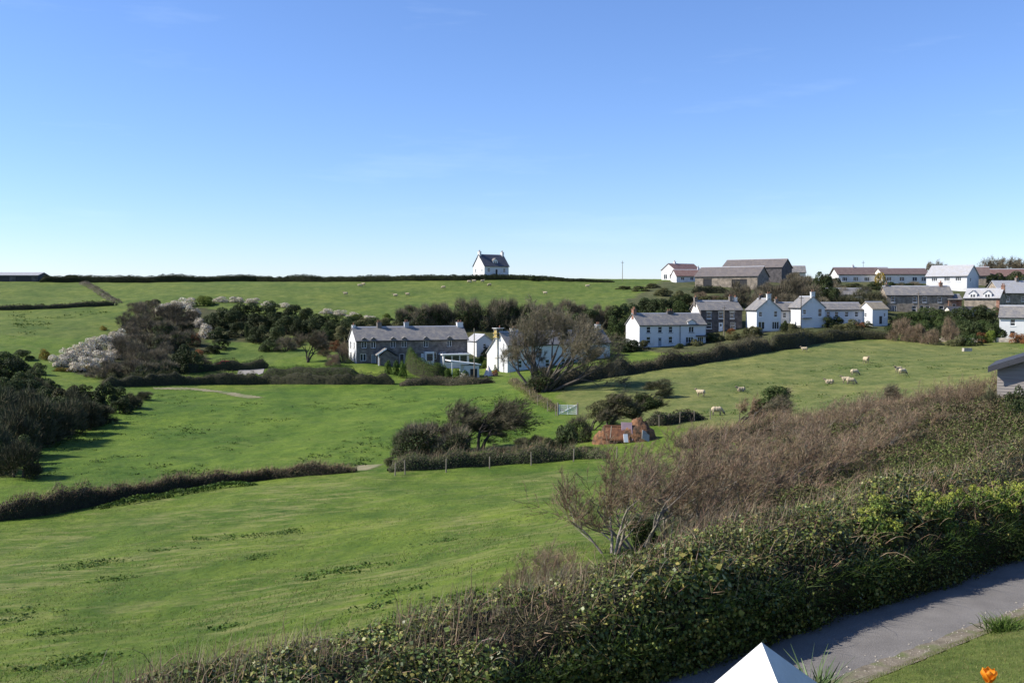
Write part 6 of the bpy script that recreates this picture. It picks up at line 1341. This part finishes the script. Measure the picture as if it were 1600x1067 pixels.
for (u, v, p, rz) in ((540,462,'standing',180),(562,449,'grazing',10),(568,447,'standing',160),(618,463,'lying',180),(637,463,'standing',170),(733,443,'grazing',0),(741,442,'standing',180),(754,442,'standing',20),(765,448,'grazing',200),(852,461,'standing',170),(693,452,'grazing',180),(918,450,'standing',0)):
    sheep(u, v, p, rz, 'pale sheep dotted on the hill field below the skyline hedge', GH, 1.1)

# ------------------------------------------------------------------ gate, fences, poles
def gate():
    a, b = gp(873, 649), gp(898, 650); d = (b - a); L = max(2.4, math.hypot(d.x, d.y)); o = empty('field_gate', a, R(-6)); tag(o, 'white barred field gate below the great bare tree', 'gate')
    L = 2.05
    for k in range(5):
        m = MB(); m.box(.08, L - .08, -.03, .03, .18 + k * .23, .27 + k * .23); obj('bar', m.mesh('bar', M['paint_white']), o)
    for x in (.05, L / 2, L - .05): m = MB(); m.box(x - .04, x + .04, -.045, .045, .12, 1.25); obj('stile', m.mesh('stile', M['paint_white']), o)
    m = MB(); m.tube((.1, -.05, .22), (L - .1, -.05, 1.18), .035, .035, 4); obj('brace', m.mesh('brace', M['paint_white']), o)
    for x in (-.1, L + .1): m = MB(); m.tube((x, 0, -.4), (x, 0, 1.45), .09, .085, 7); obj('post', m.mesh('post', M['wood_post']), o)
gate()
def fence(label, pix, h=1.15, wires=3, name='wire_fence', r=.045, lean=.05, seed=1):
    rr = random.Random(seed); P = [gp(u, v) for u, v in pix]; o = empty(name, P[0]); tag(o, label, 'fence'); tops = []
    for p in P:
        q = p - P[0]; t = q + Vector((rr.uniform(-lean, lean), rr.uniform(-lean, lean), h * rr.uniform(.9, 1.12))); m = MB(); m.tube(q - Vector((0, 0, .3)), t, r, r * .9, 6); obj('post', m.mesh('post', M['wood_post']), o); tops.append((q, t))
    m = MB()
    for (q0, t0), (q1, t1) in zip(tops, tops[1:]):
        for k in range(wires): f = .35 + .6 * k / max(1, wires - 1); m.tube(q0.lerp(t0, f), q1.lerp(t1, f), .003, .003, 3, False)
    obj('wire', m.mesh('wire', M['wood_dark']), o)
fence('wire fence on weathered stakes along the near side of the ivy bank', [(617,743),(633,741),(697,738),(765,732),(830,727),(896,721),(964,716)], 1.05, seed=2, r=.055)
fence('wire fence with pale stakes down the bank from farmhouse to gate', [(797,588),(806,601),(816,611),(828,622),(840,633),(856,643),(868,650)], 1.15, seed=3)
fence('stakes of the paddock fence by the rusty soil heap', [(1030,666),(1045,664),(1062,662),(1085,658),(1110,655)], 1.1, seed=4)
fence('old stakes along the tan grass bank', [(1100,693),(1160,687),(1210,683),(1283,678),(1340,672)], 1.2, seed=5, r=.06)
def pole(u, v0, v1, Y, label, arm=False, r=.11, group=None):
    b = gd(u, Y); t = px(u, v0, Y); h = t.z - b.z; o = empty('telegraph_pole', b); tag(o, label, 'pole', group); m = MB(); m.tube((0, 0, -.4), (0, 0, h), r, r * .75, 8); obj('shaft', m.mesh('shaft', M['wood_post' if arm != 'dark' else 'wood_dark']), o)
    m = MB(); m.box(-.5, .5, -.05, .05, h - .55, h - .45); m.box(-.03, .03, -.05, .05, h - .02, h + .1); obj('crossarm', m.mesh('crossarm', M['wood_dark']), o)
pole(741, 513, 588, 178, 'telegraph pole standing beside the low white shed'); pole(972, 408, 442, 322, 'thin pole alone on the open skyline', r=.1); pole(1131, 478, 520, 222, 'pale telegraph pole in front of the stone house')
pole(1251, 462, 518, 219, 'dark telegraph pole at the corner of the gable-fronted house', 'dark'); pole(1434, 456, 500, 244, 'telegraph pole in front of the long stone house'); pole(1347, 408, 444, 325, 'thin mast behind the brown-roofed bungalow', 'dark', .07)

# wall along the top of the field, built of separate stones
def field_wall():
    P0, P1 = gp(1470, 534), gp(1600, 535); d = P1 - P0; L = math.hypot(d.x, d.y); o = empty('field_wall', P0, math.atan2(d.y, d.x)); tag(o, 'low pale stone wall in front of the white house at the field edge', 'wall'); r = random.Random(6)
    meshes = []
    for k in range(6):
        m = MB(); w, h = r.uniform(.42, .62), .26; j = lambda: r.uniform(-.03, .03)
        q = [(0 + j(), j(), j()), (w + j(), j(), j()), (w + j(), .4 + j(), j()), (j(), .4 + j(), j())]; q2 = [(a, b, c + h + j()) for a, b, c in q]
        m.v = q + q2; m.f = [(0,3,2,1),(4,5,6,7),(0,1,5,4),(1,2,6,5),(2,3,7,6),(3,0,4,7)]; meshes.append((w, m.mesh('stone', M['stone_wall'])))
    for c in range(3):
        x = -.3 * (c % 2)
        while x < L:
            w, me = r.choice(meshes); zz = H1(P0.x + d.x * x / L, P0.y + d.y * x / L) - P0.z; s = obj('stone', me, o, (x, r.uniform(-.04, .04), zz + .05 + c * .27)); x += w + .02
M['stone_wall'] = noise_mat('pale_wall_stone', (.3, .26, .21), (.46, .42, .36), 2, .9)
field_wall()
m = MB(); P = gp(1511, 549); o = empty('water_trough', P, R(5)); tag(o, 'grey stone water trough in the top corner of the sheep field', 'trough')
m.box(-.75, .75, -.35, -.25, 0, .6); m.box(-.75, .75, .25, .35, 0, .6); m.box(-.75, -.65, -.248, .248, 0, .6); m.box(.65, .75, -.248, .248, 0, .6); m.box(-.64, .64, -.24, .24, .0, .12); obj('basin', m.mesh('basin', M['stone_wall']), o); m = MB(); m.box(-.648, .648, -.246, .246, .45, .47); obj('water', m.mesh('water', M['glass']), o)

# ------------------------------------------------------------------ rusty soil heap, trailer and sheets
def heap(u, v, w, h, d, label, seed, mat='soil', name='soil_heap'):
    P = gp(u, v); k = 18; V = []; rng = np.random.default_rng(seed)
    for i in range(k):
        for j in range(k):
            x, y = (i / (k - 1) - .5) * w, (j / (k - 1) - .5) * d; e = max(0, 1 - (2 * x / w) ** 2 - (2 * y / d) ** 2) ** .6; V.append((x, y, e * h * (1 + .25 * math.sin(x * 2.1 + seed) * math.cos(y * 2.7)) + rng.normal(0, .14) * (e > 0) + (H1(P.x + x, P.y + y) - P.z) - (.15 if e == 0 else 0)))
    F = [(i*k + j, (i+1)*k + j, (i+1)*k + j + 1, i*k + j + 1) for i in range(k - 1) for j in range(k - 1)]; o = obj(name, mesh_np(name, V, F, M[mat]), None, P); tag(o, label, 'heap'); return P
heap(992, 687, 4.0, 1.6, 2.6, 'tall rust-red soil heap beside the leaning thorn', 1); heap(950, 690, 3.0, 1.1, 2.4, 'low orange earth mound under the rusty trailer', 2); heap(835, 712, 2.6, .6, 1.4, 'small red earth spill at the ivy bank', 3)
P = gp(958, 693); o = empty('rusty_trailer', P + Vector((0, -.1, .45)), R(-14)); tag(o, 'rusty slatted trailer body tipped on its side against the soil heap', 'trailer'); 
def tilt(m): 
    c, s_ = math.cos(R(52)), math.sin(R(52)); m.v = [(x, y * c, y * s_ + z) for x, y, z in m.v]; return m
for k in range(3): m = MB(); m.box(-.85 + k * .6, -.32 + k * .6, 0, 1.15, -.03, .03); obj('panel', tilt(m).mesh('panel', M['rust']), o)
for k in range(4): m = MB(); m.box(-.92 + k * .6, -.85 + k * .6, -.05, 1.25, -.06, .06); obj('rib', tilt(m).mesh('rib', M['rust'] if k != 1 else M['wood_post']), o)
for yy in (-.1, 1.25): m = MB(); m.box(-.95, .95, yy, yy + .09, -.07, .07); obj('rail', tilt(m).mesh('rail', M['rust']), o)
P = gp(972, 692); o = empty('sheet_metal', P + Vector((0, 0, .3)), R(-14)); tag(o, 'purple-grey corrugated sheet leaning beside the rusty trailer', 'sheet'); m = MB()
for k in range(10): m.prism([(k * .1, 0, 0), (k * .1 + .05, -.04, 0), (k * .1 + .1, 0, 0), (k * .1 + .05, -.02, 0)], (0, 0, 0), (-.2, .7, 1.5))
obj('sheet', m.mesh('sheet', M['purple_sheet']), o)
P = gp(1008, 690); o = empty('grey_sheet', P + Vector((0, -.2, .15)), R(20)); tag(o, 'pale grey metal sheet leaning on the right of the soil heap', 'sheet'); m = MB(); m.box(-.4, .4, -.02, .02, 0, .95); obj('sheet', m.mesh('sheet', M['stone_wall']), o); o.rotation_euler = (R(-35), R(25), R(20))
P = gp(978, 692); o = empty('white_board', P + Vector((0, -.25, .1))); tag(o, 'short white board propped between the sheet and soil heap', 'board'); m = MB(); m.box(-.2, .2, -.03, .03, 0, .75); obj('panel', m.mesh('panel', M['paint_white']), o); o.rotation_euler = (R(-20), 0, .2)

# ------------------------------------------------------------------ red car behind the lane hedge
def car():
    P = gd(351, 183); o = empty('red_car', P + Vector((0, 0, .25)), R(200)); tag(o, 'small red car parked between the dark garden hedges', 'car')
    prof = [(-1.8, .25), (-1.85, .7), (-1.6, .85), (-1.2, .9), (-.75, 1.38), (.55, 1.42), (1.2, .92), (1.75, .82), (1.85, .55), (1.8, .25)]
    m = MB(); m.prism([(x, -.8, z) for x, z in prof], (0, 0, 0), (0, 1.6, 0)); b = obj('body', m.mesh('body', M['red_paint']), o)
    for s in (-1, 1):
        y = s * .803; m = MB(); m.box(-1.0, -.1, min(y, y + s * .012), max(y, y + s * .012), .95, 1.28); obj('side_window', m.mesh('side_window', M['glass']), o); m = MB(); m.box(0, .75, min(y, y + s * .012), max(y, y + s * .012), .95, 1.28); obj('side_window', m.mesh('side_window', M['glass']), o)
        for x in (-1.15, 1.15): m = MB(); m.tube((x, s * .68, .3), (x, s * .86, .3), .3, .3, 14); w = obj('wheel', m.mesh('wheel', M['paint_shade_black']), o); m = MB(); m.tube((x, s * .862, .3), (x, s * .875, .3), .17, .17, 10); obj('rim', m.mesh('rim', M['metal']), w)
        m = MB(); m.box(1.78, 1.86, s * .6 - .15, s * .6 + .15, .58, .72); obj('headlight', m.mesh('headlight', M['paint_white']), o)
    m = MB(); m.prism([(.6, -.7, 1.37), (1.18, -.7, .94), (1.2, -.7, .96), (.62, -.7, 1.4)], (0, 0, 0), (0, 1.4, 0)); obj('windscreen', m.mesh('windscreen', M['glass']), o)
M['red_paint'] = noise_mat('red_car_paint', (.32, .02, .02), (.38, .03, .03), 1, .3, spec=.5)
car()
# pale pink garden cover by the farmhouse gable
P = gd(763, 181); o = empty('garden_cover', P); tag(o, 'pale pink tent-shaped garden cover at the foot of the farmhouse gable', 'cover'); m = MB(); m.lathe((0, 0, 0), [(.95, -.2), (.9, .1), (.55, .9), (.12, 1.75), (.03, 1.9)], 9); obj('canvas', m.mesh('canvas', M['render_pink']), o)
P = gd(774, 180); o = empty('flower_tub', P); tag(o, 'red flowering tub beside the pale pink garden cover', 'tub'); m = MB(); m.lathe((0, 0, 0), [(.4, -.3), (.5, .5), (.55, .55), (.5, .6)], 10); obj('pot', m.mesh('pot', M['clay']), o); f = obj('flowers', KIND['rust'][0][0][1], o, (0, 0, .4)); f.scale = (.7, .7, .6)
